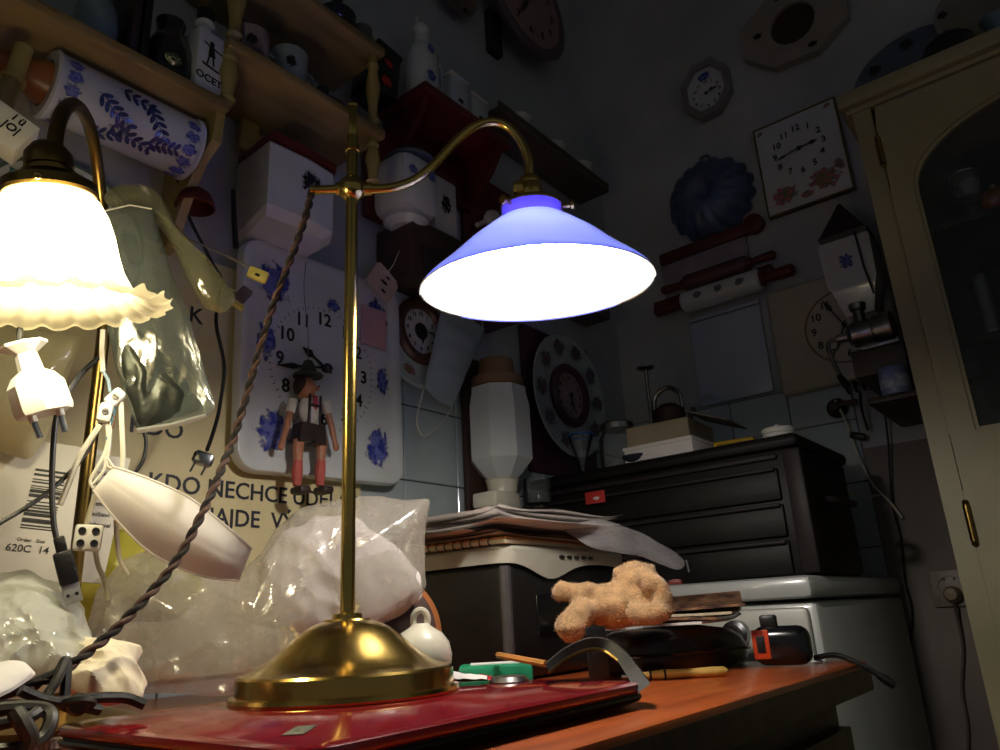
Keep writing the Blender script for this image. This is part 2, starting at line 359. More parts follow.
MB().tube(spline([(tx1+.004, 1.28, tz+.13), (tx1+.022, 1.29, tz+.125), (tx1+.024, 1.38, tz+.125), (tx1+.004, 1.39, tz+.13)], 6), .006).build('side_handle', DARKM2, t)

# things on the toolbox
TT = tz+.2355
CARD = mat('beige_cardboard', (150, 138, 112), .75, 0, .1, 15, .1)
b = thing('white_box', 'flat white carton lying on the black toolbox', 'box', (-.60, 1.29, TT))
MB().box((-.610, 1.285, TT+.017), (.145, .16, .033), .002).build('carton', PAPER, b)
MB().box((-.610, 1.285, TT+.030), (.149, .164, .008), .002).build('lid', PAPER, b)
b = thing('cardboard_box', 'open beige cardboard box on top of the white carton', 'box', (-.60, 1.29, TT+.032))
M = TR(-.617, 1.285, TT+.0345, 3); g = MB(M)
for c, dd in (((0, -.065, .02), (.13, .003, .04)), ((0, .065, .02), (.13, .003, .04)), ((-.064, 0, .02), (.003, .13, .04)), ((.064, 0, .02), (.003, .13, .04)), ((0, 0, .0015), (.13, .13, .003))): g.box(c, dd)
g.build('box_wall', CARD, b, 0)
MB(M @ TR(.105, -.02, .034, 0, 0, 22)).box((0, 0, 0), (.085, .11, .003)).build('flap', mat('grey_card', (95, 92, 86), .75), b, 0)
b = thing('yellow_case', 'small flat yellow case on the toolbox beside the white carton', 'case', (-.47, 1.27, TT))
MB(TR(-.475, 1.26, TT, 8)).box((0, 0, .009), (.075, .05, .018), .004).build('case_body', mat('yellow_plastic', (190, 150, 30), .35), b)
MB(TR(-.475, 1.26, TT, 8)).box((0, -.026, .009), (.06, .003, .004), .001).build('seam', mat('amber_plastic', (120, 90, 20), .4), b)
b = thing('white_jar', 'small white round tub at the toolbox corner', 'jar', (-.40, 1.27, TT))
MB(TR(-.395, 1.26, TT)).lathe([(.024, 0), (.027, .004), (.027, .016), (.0285, .017), (.0285, .025), (.026, .027), (.006, .028), (.004, .034), (0, .035)], 28).build('tub', WHITEP, b)
# kettle / little pots behind the boxes
b = thing('dark_kettle', 'small dark brown kettle with arched handle behind the cardboard box', 'kettle', (-.677, 1.42, TT))
M = TR(-.677, 1.42, TT)
MB(M).lathe([(.030, 0), (.036, .006), (.038, .12), (.036, .150), (.024, .158), (.020, .162), (0, .163)], 28).build('body', mat('rusty_iron', (66, 44, 36), .5, .3, .3, 40), b)
MB(M).tube(spline([(-.034, 0, .150), (-.030, 0, .185), (0, 0, .203), (.030, 0, .185), (.034, 0, .150)], 6), .0055).build('handle', TIN, b)
MB(M).tube([(.034, 0, .10), (.055, 0, .135), (.060, 0, .145)], [.008, .006, .005], 10).build('spout', mat('rusty_iron', (66, 44, 36)), b)
b = thing('candlestick', 'thin metal candlestick with flat top rising beside the dark kettle', 'candlestick', (-.720, 1.42, TT))
MB(TR(-.722, 1.42, TT)).lathe([(.022, 0), (.022, .004), (.008, .010), (.004, .02), (.0042, .25), (.006, .255), (.020, .260), (.020, .264), (0, .264)], 24).build('stem', TIN, b)
b = thing('lidded_jar', 'squat glass jar with metal lid at the left end of the toolbox', 'jar', (-.70, 1.26, TT))
MB(TR(-.730, 1.27, TT)).shell([(.034, 0), (.040, .008), (.040, .07), (.032, .085), (.032, .090)], .002, 28).build('jar_glass', glass('jar_glass'), b)
MB(TR(-.730, 1.27, TT+.090)).lathe([(.036, 0), (.036, .012), (.033, .015), (0, .015)], 28).build('lid', TIN, b)
MB(TR(-.730, 1.27, TT+.003)).lathe([(.029, 0), (.031, .02), (0, .022)], 20).build('contents', mat('grey_beads', (90, 96, 90), .6, 0, .3, 90), b)
b = thing('glass_funnel', 'pointed clear glass with blue rim standing on the toolbox before the plate clock', 'glass', (-.80, 1.24, TT))
MB(TR(-.815, 1.26, TT)).shell([(.010, 0), (.003, .003), (.003, .016), (.010, .04), (.026, .085), (.028, .090)], .0012, 28).build('bowl', glass('funnel_glass', (210, 220, 225), .25), b)
MB(TR(-.815, 1.26, TT+.090)).lathe([(.027, 0), (.031, .001), (.031, .005), (.027, .005)], 28, close=True).build('rim', mat('blue_rim', (40, 95, 150), .3), b)
b = thing('dark_bowl', 'dark shallow dish under the glass jar on the toolbox', 'dish', (-.72, 1.24, TT))
MB(TR(-.665, 1.225, TT, 20)).shell([(.014, 0), (.024, .006), (.030, .014), (.031, .018)], .002, 24).build('dish', mat('dark_blue_enamel', (38, 42, 52), .3, 0, .1), b)
MB(TR(-.665, 1.225, TT, 20)).box((.036, 0, .015), (.014, .012, .004), .001).build('handle', BLACKP, b)

for o_ in COL.objects:            # the machine stands a little further back, with all that is on it
    if o_.parent is None and o_.type == 'EMPTY' and o_.name in ('washing_machine', 'toolbox', 'white_box', 'cardboard_box', 'yellow_case', 'white_jar', 'dark_kettle', 'candlestick', 'lidded_jar', 'glass_funnel', 'dark_bowl'):
        o_.location += Vector((-.035, .10, .004))

# ================================================================== RED LAPTOP
lt = thing('laptop', 'closed glossy red laptop lying on the desk under the brass lamp', 'laptop', (-.43, .38, .76))
lz = .7795
def rrect(x0, x1, y0, y1, r, n=5):
    o = []
    for cx, cy, a0 in ((x1-r, y0+r, -90), (x1-r, y1-r, 0), (x0+r, y1-r, 90), (x0+r, y0+r, 180)):
        for i in range(n+1): a = math.radians(a0+90*i/n); o.append((cx+r*math.cos(a), cy+r*math.sin(a)))
    return o
lx0, lx1, ly0, ly1 = -.612, -.322, .246, .592
def slabstack(o, stack):   # loops inset per level
    m = MB(); vs = []; k = len(o[0]); 
    for (ins, z) in stack: vs += [(p[0], p[1], z) for p in rrect(lx0+ins, lx1-ins, ly0+ins, ly1-ins, max(.022-ins, .006))]
    k = len(rrect(0, 1, 0, 1, .1)); fs = [tuple(range(k-1, -1, -1)), tuple((len(stack)-1)*k+i for i in range(k))]
    for a in range(len(stack)-1):
        for i in range(k): fs.append((a*k+i, a*k+(i+1) % k, (a+1)*k+(i+1) % k, (a+1)*k+i))
    return m.add(vs, fs)
slabstack([[0]], [(.004, lz-.0085), (.001, lz-.007), (0, lz-.005), (.0008, lz-.0016), (.004, lz)]).build('lid', REDG, lt, 50)
slabstack([[0]], [(.012, lz-.0175), (.003, lz-.014), (.001, lz-.0115), (.0015, lz-.0098)]).build('base', BLACKG, lt, 50)
slabstack([[0]], [(.004, lz-.0098), (.004, lz-.0085)]).build('gap_seal', BLACKP, lt, 50)
for x in (lx0+.03, lx1-.04):
    for y in (ly0+.03, ly1-.03): MB().lathe([(.008, .7605), (.008, lz-.0165), (0, lz-.0165)], 12, (x, y, 0)).build('foot', BLACKP, lt)
MB().tube([(lx0+.004, ly0+.05, lz-.009), (lx0+.004, ly1-.05, lz-.009)], .006, 10).build('hinge', BLACKP, lt)
p = onz(300, 731, lz); st = MB(TR(p.x, p.y, lz+.0004, 40)).box((0, 0, 0), (.012, .035, .0005)).build('sticker', motif('silver_sticker_print', (190, 195, 190), 5, .3, .1, 1.2, (80, 110, 90)), lt, 0)
MATS['silver_sticker'] = mat('silver_sticker', (190, 195, 185), .25, .6, .3, 300, rgb2=(70, 100, 80)); st.data.materials[0] = MATS['silver_sticker']; st['label'] = 'small worn silver sticker'

# ================================================================== BRASS LAMP WITH BLUE SHADE
RL = .68
pb = onr(347, 650, RL); LX, LY = pb.x, pb.y
ps = onr(528, 165, RL)
ad = Vector((ps.x-LX, ps.y-LY, 0)).normalized(); pn = Vector((-ad.y, ad.x, 0)); PP = Vector((LX, LY, 0))
def onarm(x, y): return onp(x, y, PP, pn)
lamp = thing('brass_table_lamp', 'brass desk lamp with lit blue glass cone shade standing on the red laptop', 'lamp', (LX, LY, lz))
base = MB(TR(LX, LY, lz)).lathe([(.0925, 0), (.0935, .0025), (.0925, .005), (.0885, .006), (.0880, .0185), (.0865, .0205), (.0820, .0216), (.0720, .0250), (.0630, .0305), (.0560, .0360), (.0495, .0415), (.0425, .0475), (.0355, .0525), (.0300, .0555), (.0245, .0575), (.0205, .0588), (.0195, .0602), (.0125, .0607), (.0120, .0647), (.0080, .0662), (0, .0662)], 96).build('base', BRASS, lamp, 28)
zb = onarm(354, 189).z; zt = onarm(355, 103).z
MB(TR(LX, LY, lz)).lathe([(.0062, .062), (.0062, zb-lz)], 24).build('pole', BRASS, lamp)
MB(TR(LX, LY, zb)).ball((0, 0, 0), (.0142, .0142, .0142), 28).build('ball_joint', BRASS, lamp)
h1 = zt-zb
MB(TR(LX, LY, zb)).lathe([(.0058, .008), (.0058, h1*.42), (.0072, h1*.425), (.0072, h1*.50), (.0058, h1*.505), (.0058, h1*.60), (.0030, h1*.62)], 24).build('upper_pole', BRASS, lamp)
MB(TR(LX, LY, zb, 45)).box((0, 0, h1*.80), (.0085, .003, h1*.40), .0014).build('finial_blade', BRASS, lamp)
MB(TR(LX, LY, zb, 45)).box((0, 0, h1*.985), (.0095, .0042, .004), .0014).build('finial_cap', BRASS, lamp)
e0 = onarm(312, 190)
st = MB().tube([e0, onarm(318, 190), onarm(342, 189)], .0045, 14).tube([onarm(336, 189), onarm(340, 189)], .0065, 14).tube([onarm(311, 190), onarm(314, 190)], .0060, 14).build('stub_arm', BRASS, lamp)
apts = [(362, 189), (378, 189), (395, 187), (412, 181), (428, 170), (443, 155), (458, 139), (474, 127), (490, 122), (505, 125), (517, 136), (525, 150), (529, 165), (529, 180)]
MB().tube(spline([onarm(*q) for q in apts], 6), .0048, 14).build('curved_arm', BRASS, lamp)
MB().tube([onarm(364, 189), onarm(372, 189)], .0068, 14).build('arm_collar', BRASS, lamp)
sp = onarm(530, 190); SX, SY = sp.x, sp.y
zs = onarm(529, 168).z-.013
# shade axis, tipped a few degrees away from the viewer
vd = Vector((SX, SY, 0)).normalized(); tilt = Matrix.Rotation(math.radians(-6), 4, Vector((-vd.y, vd.x, 0)))
SM = Matrix.Translation((SX, SY, zs)) @ tilt
MB(SM).lathe([(.0060, .004), (.0095, .001), (.0110, -.002), (.0110, -.006), (.0125, -.008), (.0140, -.016), (.0140, -.024), (.018, -.027), (.018, -.030), (0, -.030)], 32).build('socket', BRASS, lamp)
sw = MB(SM @ TR(-.006, -.011, -.014, 30)).box((0, 0, 0), (.012, .020, .014), .004).build('switch_housing', BRASS, lamp)
nk = -.030
MB(SM).lathe([(.016, nk+.002), (.0310, nk+.001), (.0318, nk-.0005), (.0318, nk-.003), (.0306, nk-.003), (.0306, nk-.0005)], 40, close=True).build('shade_gallery', BRASS, lamp)
for k in range(3):
    a = math.radians(25+120*k); M = SM @ Matrix.Translation((.034*math.cos(a), .034*math.sin(a), nk-.006)) @ Matrix.Rotation(a, 4, 'Z') @ Matrix.Rotation(PI/2, 4, 'Y')
    MB(M).lathe([(.0022, -.002), (.0022, .006), (.0045, .007), (.0045, .010), (0, .0105)], 12).build('thumb_screw', BRASS, lamp)
zr = -.030-.088; RS = .1185
prof = [(.0305, nk-.001), (.0315, nk-.006), (.0320, nk-.014), (.0360, nk-.0175), (.0480, nk-.026), (.0700, nk-.0435), (.0920, nk-.0640), (.1110, nk-.0800), (.1170, nk-.0865), (RS, nk-.0890)]
def shade_mat():
    m = bpy.data.materials.new('blue_cased_glass'); m.use_nodes = True; N = m.node_tree.nodes; L = m.node_tree.links; N.remove(N['Principled BSDF'])
    tc = N.new('ShaderNodeTexCoord'); nz = N.new('ShaderNodeTexNoise'); nz.inputs['Scale'].default_value = 6; L.new(tc.outputs['Object'], nz.inputs['Vector'])
    rp = N.new('ShaderNodeValToRGB'); rp.color_ramp.elements[0].color = (.18, .23, .96, 1); rp.color_ramp.elements[1].color = (.23, .29, 1.0, 1); L.new(nz.outputs['Fac'], rp.inputs[0])
    d_ = N.new('ShaderNodeBsdfDiffuse'); t_ = N.new('ShaderNodeBsdfTranslucent'); g_ = N.new('ShaderNodeBsdfGlossy'); g_.inputs['Roughness'].default_value = .06
    L.new(rp.outputs[0], d_.inputs[0]); L.new(rp.outputs[0], t_.inputs[0])
    a = N.new('ShaderNodeMixShader'); a.inputs[0].default_value = .75; L.new(d_.outputs[0], a.inputs[1]); L.new(t_.outputs[0], a.inputs[2])
    lw = N.new('ShaderNodeFresnel'); lw.inputs[0].default_value = 1.5; b_ = N.new('ShaderNodeMixShader'); L.new(lw.outputs[0], b_.inputs[0]); L.new(a.outputs[0], b_.inputs[1]); L.new(g_.outputs[0], b_.inputs[2])
    L.new(b_.outputs[0], N['Material Output'].inputs[0]); return m
BLUEG = shade_mat(); OPAL = film('opal_inner_glass', (245, 245, 240), clear=.0, trans=.45, gloss=.04, rough=.2, bump=0)
sh = MB(SM); sh.lathe(prof, 96, fn=None); 
sh.f = [tuple(reversed(f)) for f in sh.f[:-2]]; sh.m = sh.m[:-2]
sh.f = [f for f in sh.f if min(f)//96 >= 3]; sh.m = sh.m[:len(sh.f)]
shade = sh.build('blue_shade', BLUEG, lamp, 60); shade['label'] = 'blue cased glass cone shade'
nkm = MB(SM).lathe(prof[:4], 96); nkm.f = [tuple(reversed(f)) for f in nkm.f[:-2]]; nkm.m = nkm.m[:-2]
DEEPB = BLUEG.copy(); DEEPB.name = 'deep_blue_neck_glass'
for e_, c_ in zip(next(n for n in DEEPB.node_tree.nodes if n.type == 'VALTORGB').color_ramp.elements, ((.030, .022, .42, 1), (.040, .030, .50, 1))): e_.color = c_
nkm.build('shade_neck', DEEPB, shade, 60)
inn = [(max(r-.0028, .02), z-.0012) for r, z in prof[:-1]]+[(RS-.0016, nk-.0886)]
si = MB(SM).lathe(inn, 96); si.f = si.f[:-2]; si.m = si.m[:-2]
si.build('white_lining', OPAL, shade, 60)
lp = MB(SM).lathe([(RS, nk-.0890), (RS-.0008, nk-.0897), (RS-.0016, nk-.0886)], 96); lp.f = lp.f[:-2]; lp.m = lp.m[:-2]
lp.build('rim_lip', BLUEG, shade, 60)
MB(SM).ball((0, 0, nk-.066), (.027, .027, .031), 16).build('bulb', emit('lit_bulb_cool', (1.0, .93, .84), BLUE_BULB), lamp)
MB(SM).lathe([(.013, nk), (.013, nk-.036), (.012, nk-.038)], 16).build('bulb_cap', WHITEP, lamp)
# twisted cloth flex from the stub arm to the cable heap
fl = spline([onarm(312, 191), onr(307, 212, .682), onr(296, 245, .685), onr(270, 315, .69), onr(238, 425, .70), onr(222, 468, .68), onr(203, 512, .66), onr(172, 567, .645), onr(120, 625, .625), onr(75, 662, .605), onr(48, 679, .60), onr(28, 688, .595)], 24)
acc = [0]
for i in range(1, len(fl)): acc.append(acc[-1]+(fl[i]-fl[i-1]).length)
for k, m_ in enumerate((mat('dark_brown_flex', (22, 14, 10), .9, 0, .2, 200, .3, 900), mat('mid_brown_flex', (72, 46, 36), .8, 0, .2, 200, .3, 900))):
    pts = []
    for i, q in enumerate(fl):
        tn = (fl[min(i+1, len(fl)-1)]-fl[max(i-1, 0)]).normalized(); a = tn.cross(Vector((.5, .5, .1))).normalized(); b_ = tn.cross(a); an = acc[i]*2*PI/.026+k*PI
        pts.append(q+(a*math.cos(an)+b_*math.sin(an))*.0017)
    MB().tube(pts, .0022, 8).build('flex_strand', m_, lamp)

# ================================================================== LEFT LAMP WITH FROSTED FRILLED SHADE
R2 = .58; KS = .88
pc = onr(48, 200, R2); AX, AY = pc.x, pc.y; z1 = onr(48, 188, R2).z
lf = thing('frilled_glass_lamp', 'lit brass gooseneck lamp with frosted frilled glass shade at the left', 'lamp', (onr(90, 450, .80).x, onr(90, 450, .80).y, .76))
QX, QY = onr(92, 430, .80).x, onr(92, 430, .80).y
zq = onr(100, 300, .80).z
MB(TR(QX, QY, .76)).lathe([(.07, 0), (.07, .008), (.05, .014), (.02, .022), (.010, .03), (.009, .05), (0, .05)], 48).build('base', BRASSD, lf)
MB().tube([(QX, QY, .79), (QX, QY, zq)], .0062, 16).build('pole', BRASSD, lf)
gn = [Vector((QX, QY, zq-.002)), Vector((QX, QY, zq+.06)), onr(104, 232, .79), onr(100, 190, .77), onr(95, 150, .74), onr(88, 122, .70), onr(76, 105, .645), onr(64, 110, .605), onr(57, 128, .585), onr(54, 148, .58)]
MB().tube(spline(gn, 8), .0058, 14).build('gooseneck', BRASSD, lf)
LS = TR(AX, AY, z1) @ Matrix.Rotation(math.radians(9), 4, Vector((-AX, -AY, 0)).normalized()) @ Matrix.Rotation(math.radians(-8), 4, Vector((-AY, AX, 0)).normalized()) @ Matrix.Scale(KS, 4)
MB(LS).lathe([(.006, .040), (.012, .038), (.018, .030), (.019, .018), (.0175, .017), (.0175, .014), (.021, .0135), (.021, .0115), (.0185, .011), (.0185, .008), (.030, .0065), (.036, .002), (.037, -.006), (.035, -.008), (0, -.004)], 40).build('shade_holder', BRASSD, lf)
for k in range(3):
    a = math.radians(-35+120*k); MB(LS).ball((.036*math.cos(a), .036*math.sin(a), -.003), .004, 10).build('screw', BRASS, lf)
FROST = film('frosted_warm_glass', (250, 238, 200), clear=.30, trans=.34, gloss=.05, rough=.25, bump=.05, scale=60)
pr2 = [(.0315, -.004), (.033, -.008), (.038, -.014), (.0435, -.026), (.0475, -.042), (.0500, -.060), (.0530, -.075), (.0585, -.088), (.0665, -.0975), (.0760, -.1030), (.0840, -.1035), (.0890, -.1005)]
def flute(i, q, r, z):
    f = max(0, (i-3)/8); w = math.sin(q*40)
    return r*(1+.016*f*w), z+(.0028*f*f*math.sin(q*20+.6)) + .0008*f*w
g = MB(LS).lathe(pr2, 240, fn=flute); g.f = g.f[:-2]; g.m = g.m[:-2]
so = g.build('frilled_shade', FROST, lf, 80); so['label'] = 'frosted fluted glass bell with wavy rim'
MB(LS).ball((0, 0, -.050), (.024, .024, .030), 16).build('bulb', emit('lit_bulb_warm', (1.0, .90, .60), LEFT_BULB), lf)
MB(LS).lathe([(.013, -.004), (.013, -.016), (.010, -.018)], 16).build('bulb_cap', WHITEP, lf)

# ================================================================== LEFT WALL: SIGN, BIG CLOCK, PUPPET
sg = thing('motto_board', 'cream board with dark Czech motto lettering leaning on the left wall', 'sign', (-.985, .55, .76))
MB(LW(.545, 1.08, -.993)).box((0, 0, .006), (.62, .60, .008), .002).build('board', CREAM, sg)
LET = mat('navy_lettering', (40, 38, 52), .5)
for tx_, u_, v_ in (('KDO NECHCE UDĚLAT', .665, 1.030), ('NAJDE  VÝMLUVU', .695, .990), ('KDO', .490, 1.105), ('K', .533, 1.283)):
    MB(LW(0, 0, -.9822)).text(tx_, .0345, u_, v_, 0, .012).build('lettering_line', LET, sg, 0)
# clock on a tray
ck = thing('tray_clock', 'large white ceramic tray clock with blue vignettes and black numerals on the left wall', 'clock', (-.96, .76, 1.06))
M = LW(.757, 1.247, -.968, 1.5)
hw, hh = .168, .188
tray = MB(M); vs = []; st_ = [(0, 0), (0, .010), (.003, .016), (.010, .018), (.020, .0145), (.030, .0125)]; k = len(rrect(0, 1, 0, 1, .1)); fs = []
for ins, z in st_: vs += [(p[0], p[1], z) for p in rrect(-hw+ins, hw-ins, -hh+ins, hh-ins, max(.034-ins*.8, .012))]
for a in range(len(st_)-1):
    for i in range(k): fs.append((a*k+i, a*k+(i+1) % k, (a+1)*k+(i+1) % k, (a+1)*k+i))
fs += [tuple(range(k-1, -1, -1)), tuple((len(st_)-1)*k+i for i in range(k))]
tray.add(vs, fs).build('tray', CER, ck, 40)
for (u, v, du, dv) in ((-.108, .122, .084, .095), (.112, .118, .070, .095), (-.120, .02, .050, .085), (.122, .0, .040, .075), (-.103, -.122, .085, .095), (.108, -.122, .072, .10), (.012, .115, .040, .034)):
    MB(M).patch(u, v, .0131, du, dv).build('printed_vignette', BMOTIF, ck, 0)
def dial(par, M, R, z, size, skip=(), hour=9.8, minute=46, hl=.5, ml=.82, ticks=True, hm=None, first=0):
    for h in range(1, 13):
        if h in skip: continue
        a = PI/2-h*PI/6; MB(M).text(str(h), size, R*.80*math.cos(a), R*.80*math.sin(a), z, .022).build('numeral', INK, par, 0)
    if ticks:
        g = MB(M)
        for k in range(60):
            a = 2*PI*k/60; c, s_ = math.cos(a), math.sin(a); r0, r1 = R*(.955 if k % 5 else .93), R; w_ = R*.008; 
            g.add([(c*r0-s_*w_, s_*r0+c*w_, z), (c*r0+s_*w_, s_*r0-c*w_, z), (c*r1+s_*w_, s_*r1-c*w_, z), (c*r1-s_*w_, s_*r1+c*w_, z)], [(0, 1, 2, 3)])
        g = g.build('minute_track', mat('grey_ink', (90, 90, 105), .5), par, 0); g['kind'] = 'stuff'
    for nm, an, ln, w_, zz in (('hour_hand', 90-hour*30, hl, .07, .004), ('minute_hand', 90-minute*6, ml, .045, .006)):
        g = MB(M @ Matrix.Rotation(math.radians(an), 4, 'Z'))
        g.prism([(-R*.12, -R*.02), (R*ln*.55, -R*.018), (R*ln*.68, -R*w_), (R*ln, 0), (R*ln*.68, R*w_), (R*ln*.55, R*.018), (-R*.12, R*.02)], z+zz, z+zz+.0012)
        g.build(nm, hm or INK, par, 0)
    MB(M).lathe([(R*.06, z), (R*.06, z+.008), (R*.02, z+.009), (0, z+.009)], 16).build('hand_boss', hm or INK, par)
dial(ck, M @ TR(-.008, -.004, 0), .108, .0128, .031, (), 10.0, 43.6, .50, .92)
# little Alpine puppet hanging in front of the clock
FLESH = mat('painted_wood_flesh', (176, 118, 88), .45, 0, .1, 40); GREENF = mat('dark_green_felt', (58, 66, 50), .9, 0, .15, 80); LEATH = mat('dark_brown_leather', (48, 34, 32), .5, 0, .2, 60); LINEN = mat('white_linen', (204, 198, 190), .85, 0, .08, 60)
px_, pz = -.925, 0
pu = thing('wooden_puppet', 'small jointed wooden puppet in green hat and leather shorts hanging before the tray clock', 'puppet', (px_, .705, 1.02))
def lw(px, py, x=px_): return onx(px, py, x)
def pm(px, py, x=px_): p = lw(px, py, x); return Matrix(((0, 0, 1, p.x), (1, 0, 0, p.y), (0, 1, 0, p.z), (0, 0, 0, 1)))
H = pm(306, 389)
hd = MB(H).ball((0, 0, 0), (.0155, .019, .0165), 20).ball((.0115, 0, .013), (.004, .0035, .004), 10).ball((.0155, 0, -.003), (.003, .005, .004), 8).build('head', FLESH, pu)
for u in (.002, .0135): MB(H).ball((u, .004, .0135), .0018, 8).build('eye', INK, hd)
MB(H).ball((-.010, .004, -.002), (.009, .016, .014), 14).build('hair', mat('dark_brown_hair', (44, 30, 24), .7), hd)
MB(pm(308, 374) @ TR(0, 0, 0, 0, -90)).lathe([(.0005, .024), (.007, .021), (.012, .008), (.0155, .002), (.0235, -.002), (.0235, -.0045), (0, -.003)], 24).build('hat', GREENF, pu)
MB(pm(325, 369)).ball((0, 0, .006), (.008, .0085, .008), 14).build('hat_tuft', INK, pu)
B = pm(310, 410)
MB(B).lathe([(0, -.026), (.013, -.026), (.019, -.005), (.0195, .008), (.010, .017), (.006, .024), (0, .024)][::1], 20, sx=1, sy=1).build('torso_block', LINEN, pu) if False else MB(B).ball((0, 0, 0), (.020, .026, .013), 20).build('shirt', LINEN, pu)
for u in (-.010, .010): MB(B).box((u, -.002, .0125), (.0038, .048, .003), .001).build('brace', LEATH, pu)
MB(B).box((0, .004, .0145), (.022, .0042, .002), .0008).build('chest_strap', LEATH, pu)
MB(B).prism([(-.003, .020), (.003, .020), (.005, .004), (0, -.003), (-.005, .004)], .012, .0145).build('necktie', mat('pink_red_cloth', (170, 60, 80), .7), pu)
S = pm(309, 434)
MB(S).prism([(-.022, .014), (.022, .014), (.025, -.016), (.003, -.016), (0, -.008), (-.003, -.016), (-.025, -.016)], -.012, .012).build('leather_shorts', LEATH, pu)
for sgn, a, b_, c in ((-1, (293, 400), (287, 425), (281, 446)), (1, (325, 402), (331, 425), (336, 447))):
    arm = MB().tube([lw(*a), lw((a[0]+b_[0])/2, (a[1]+b_[1])/2)], [.0075, .007], 10).build('sleeve', LINEN, pu)
    MB().tube([lw((a[0]+b_[0])/2, (a[1]+b_[1])/2), lw(*b_), lw(*c)], [.005, .0052, .004], 10).build('forearm', FLESH, arm)
    MB().ball(lw(*c), (.0055, .0055, .007), 10).build('hand', FLESH, arm)
for xx in (299, 322):
    lg = MB().tube([lw(xx, 440), lw(xx-1, 452), lw(xx-1, 462)], [.0085, .0078, .006], 10).build('leg', FLESH, pu)
    MB().tube([lw(xx-1, 461), lw(xx-2, 472), lw(xx-2, 486)], [.007, .0085, .006], 10).build('red_sock', mat('salmon_red_sock', (170, 78, 68), .7), lg)
    p = lw(xx-1, 491); MB(TR(p.x+.006, p.y, p.z)).box((0, 0, 0), (.030, .020, .012), .005).build('shoe', LEATH, lg)
p0 = lw(308, 366); cable('hanging_string', [p0, lw(308, 330), lw(304, 290), onx(306, 262, -.95), onx(307, 250, -.985)], .0007, mat('grey_thread', (120, 118, 112), .8), parent=pu, n=5)
# small price tag hanging beside the clock top
tg = thing('pink_tag', 'pale pink paper tag with dark print beside the upper right clock corner', 'tag', onx(382, 280, -.93))
M = LW(onx(382, 281, -.93).y, onx(382, 281, -.93).z, -.93, -32)
MB(M).prism([(-.028, -.030), (.030, -.030), (.034, -.026), (.034, .018), (.024, .028), (-.022, .028), (-.028, .022)], 0, .0015).build('card', mat('pale_pink_card', (196, 168, 158), .7, 0, .06), tg, 0)
for q_ in ((.004, .0, .040, .012), (.006, .015, .02, .010), (.012, -.016, .026, .012)): MB(M).patch(q_[0], q_[1], .0019, q_[2], q_[3], 8).build('print', BLKMOT, tg, 0)
MB(M).tube([(0, .024, .001), (.0, .05, .004), (-.004, .09, .0)], .0008, 5).build('string', CORDW, tg)
MB(LW(.885, 1.345, -.9515)).box((-.03, 0, 0), (.060, .075, .0008)).build('pink_note', mat('pink_paper', (205, 160, 160), .7, 0, .05), ck, 0)

# ================================================================== LEFT WALL: ROUND CLOCKS, MASK, MILL, PLATE CLOCK
def plate(name, label, cat, M, R, mrim, mt, depth=.02, motifs=None, msz=.4, mmat=None, well=.62, group=None):
    o = thing(name, label, cat, M.translation, group)
    pl = MB(M).lathe([(0, 0), (R*.55, 0), (R*.62, .003), (R*.95, depth*.75), (R, depth*.9), (R*.995, depth), (R*.93, depth*.92), (R*well+.004, .007), (R*well-.006, .005), (0, .005)], 56).build('plate_body', mt, o, 50)
    if mrim: MB(M).lathe([(R*.955, depth*.97), (R*1.002, depth*.92), (R*1.002, depth*1.02), (R*.955, depth*1.06)], 56, close=True).build('rim_band', mrim, o)
    if motifs:
        for k in range(motifs):
            a = 2*PI*k/motifs+.3; rr = R*(well+1)/2
            MB(M).patch(rr*math.cos(a), rr*math.sin(a), depth*.92, R*msz, R*msz, math.degrees(a)).build('printed_motif', mmat or BMOTIF, o, 0)
    return o
DIALW = mat('dial_white', (196, 194, 186), .4, 0, .04)
M = LW(1.0, 1.383, -.985)
c2 = thing('round_clock', 'small round clock with brown ring on a pale flowered plate beside the hanging mask', 'clock', M.translation)
MB(M).lathe([(0, 0), (.11, 0), (.118, .006), (.112, .010), (.07, .008), (0, .008)], 56).build('plate_body', mat('pale_green_white_ceramic', (178, 190, 186), .25, 0, .05), c2)
MB(M).lathe([(.046, .006), (.068, .006), (.070, .013), (.064, .020), (.052, .019), (.046, .012)], 48, close=True).build('bezel', mat('brown_varnished_ring', (84, 52, 44), .3, 0, .15, 20, coat=.4), c2)
MB(M).lathe([(.048, .008), (.048, .011), (0, .011)], 40).build('dial', DIALW, c2)
dial(c2, M, .046, .0115, .012, (), 6.0, 15, .62, .7, ticks=False)
MB(M).lathe([(.018, .0115), (.016, .0135), (0, .014)], 24).build('dark_centre', INK, c2)
for a in (200, 250, 300): MB(M).patch(.092*math.cos(math.radians(a)), .092*math.sin(math.radians(a)), .0098, .05, .03, a-90).build('printed_motif', FLOWER, c2, 0)
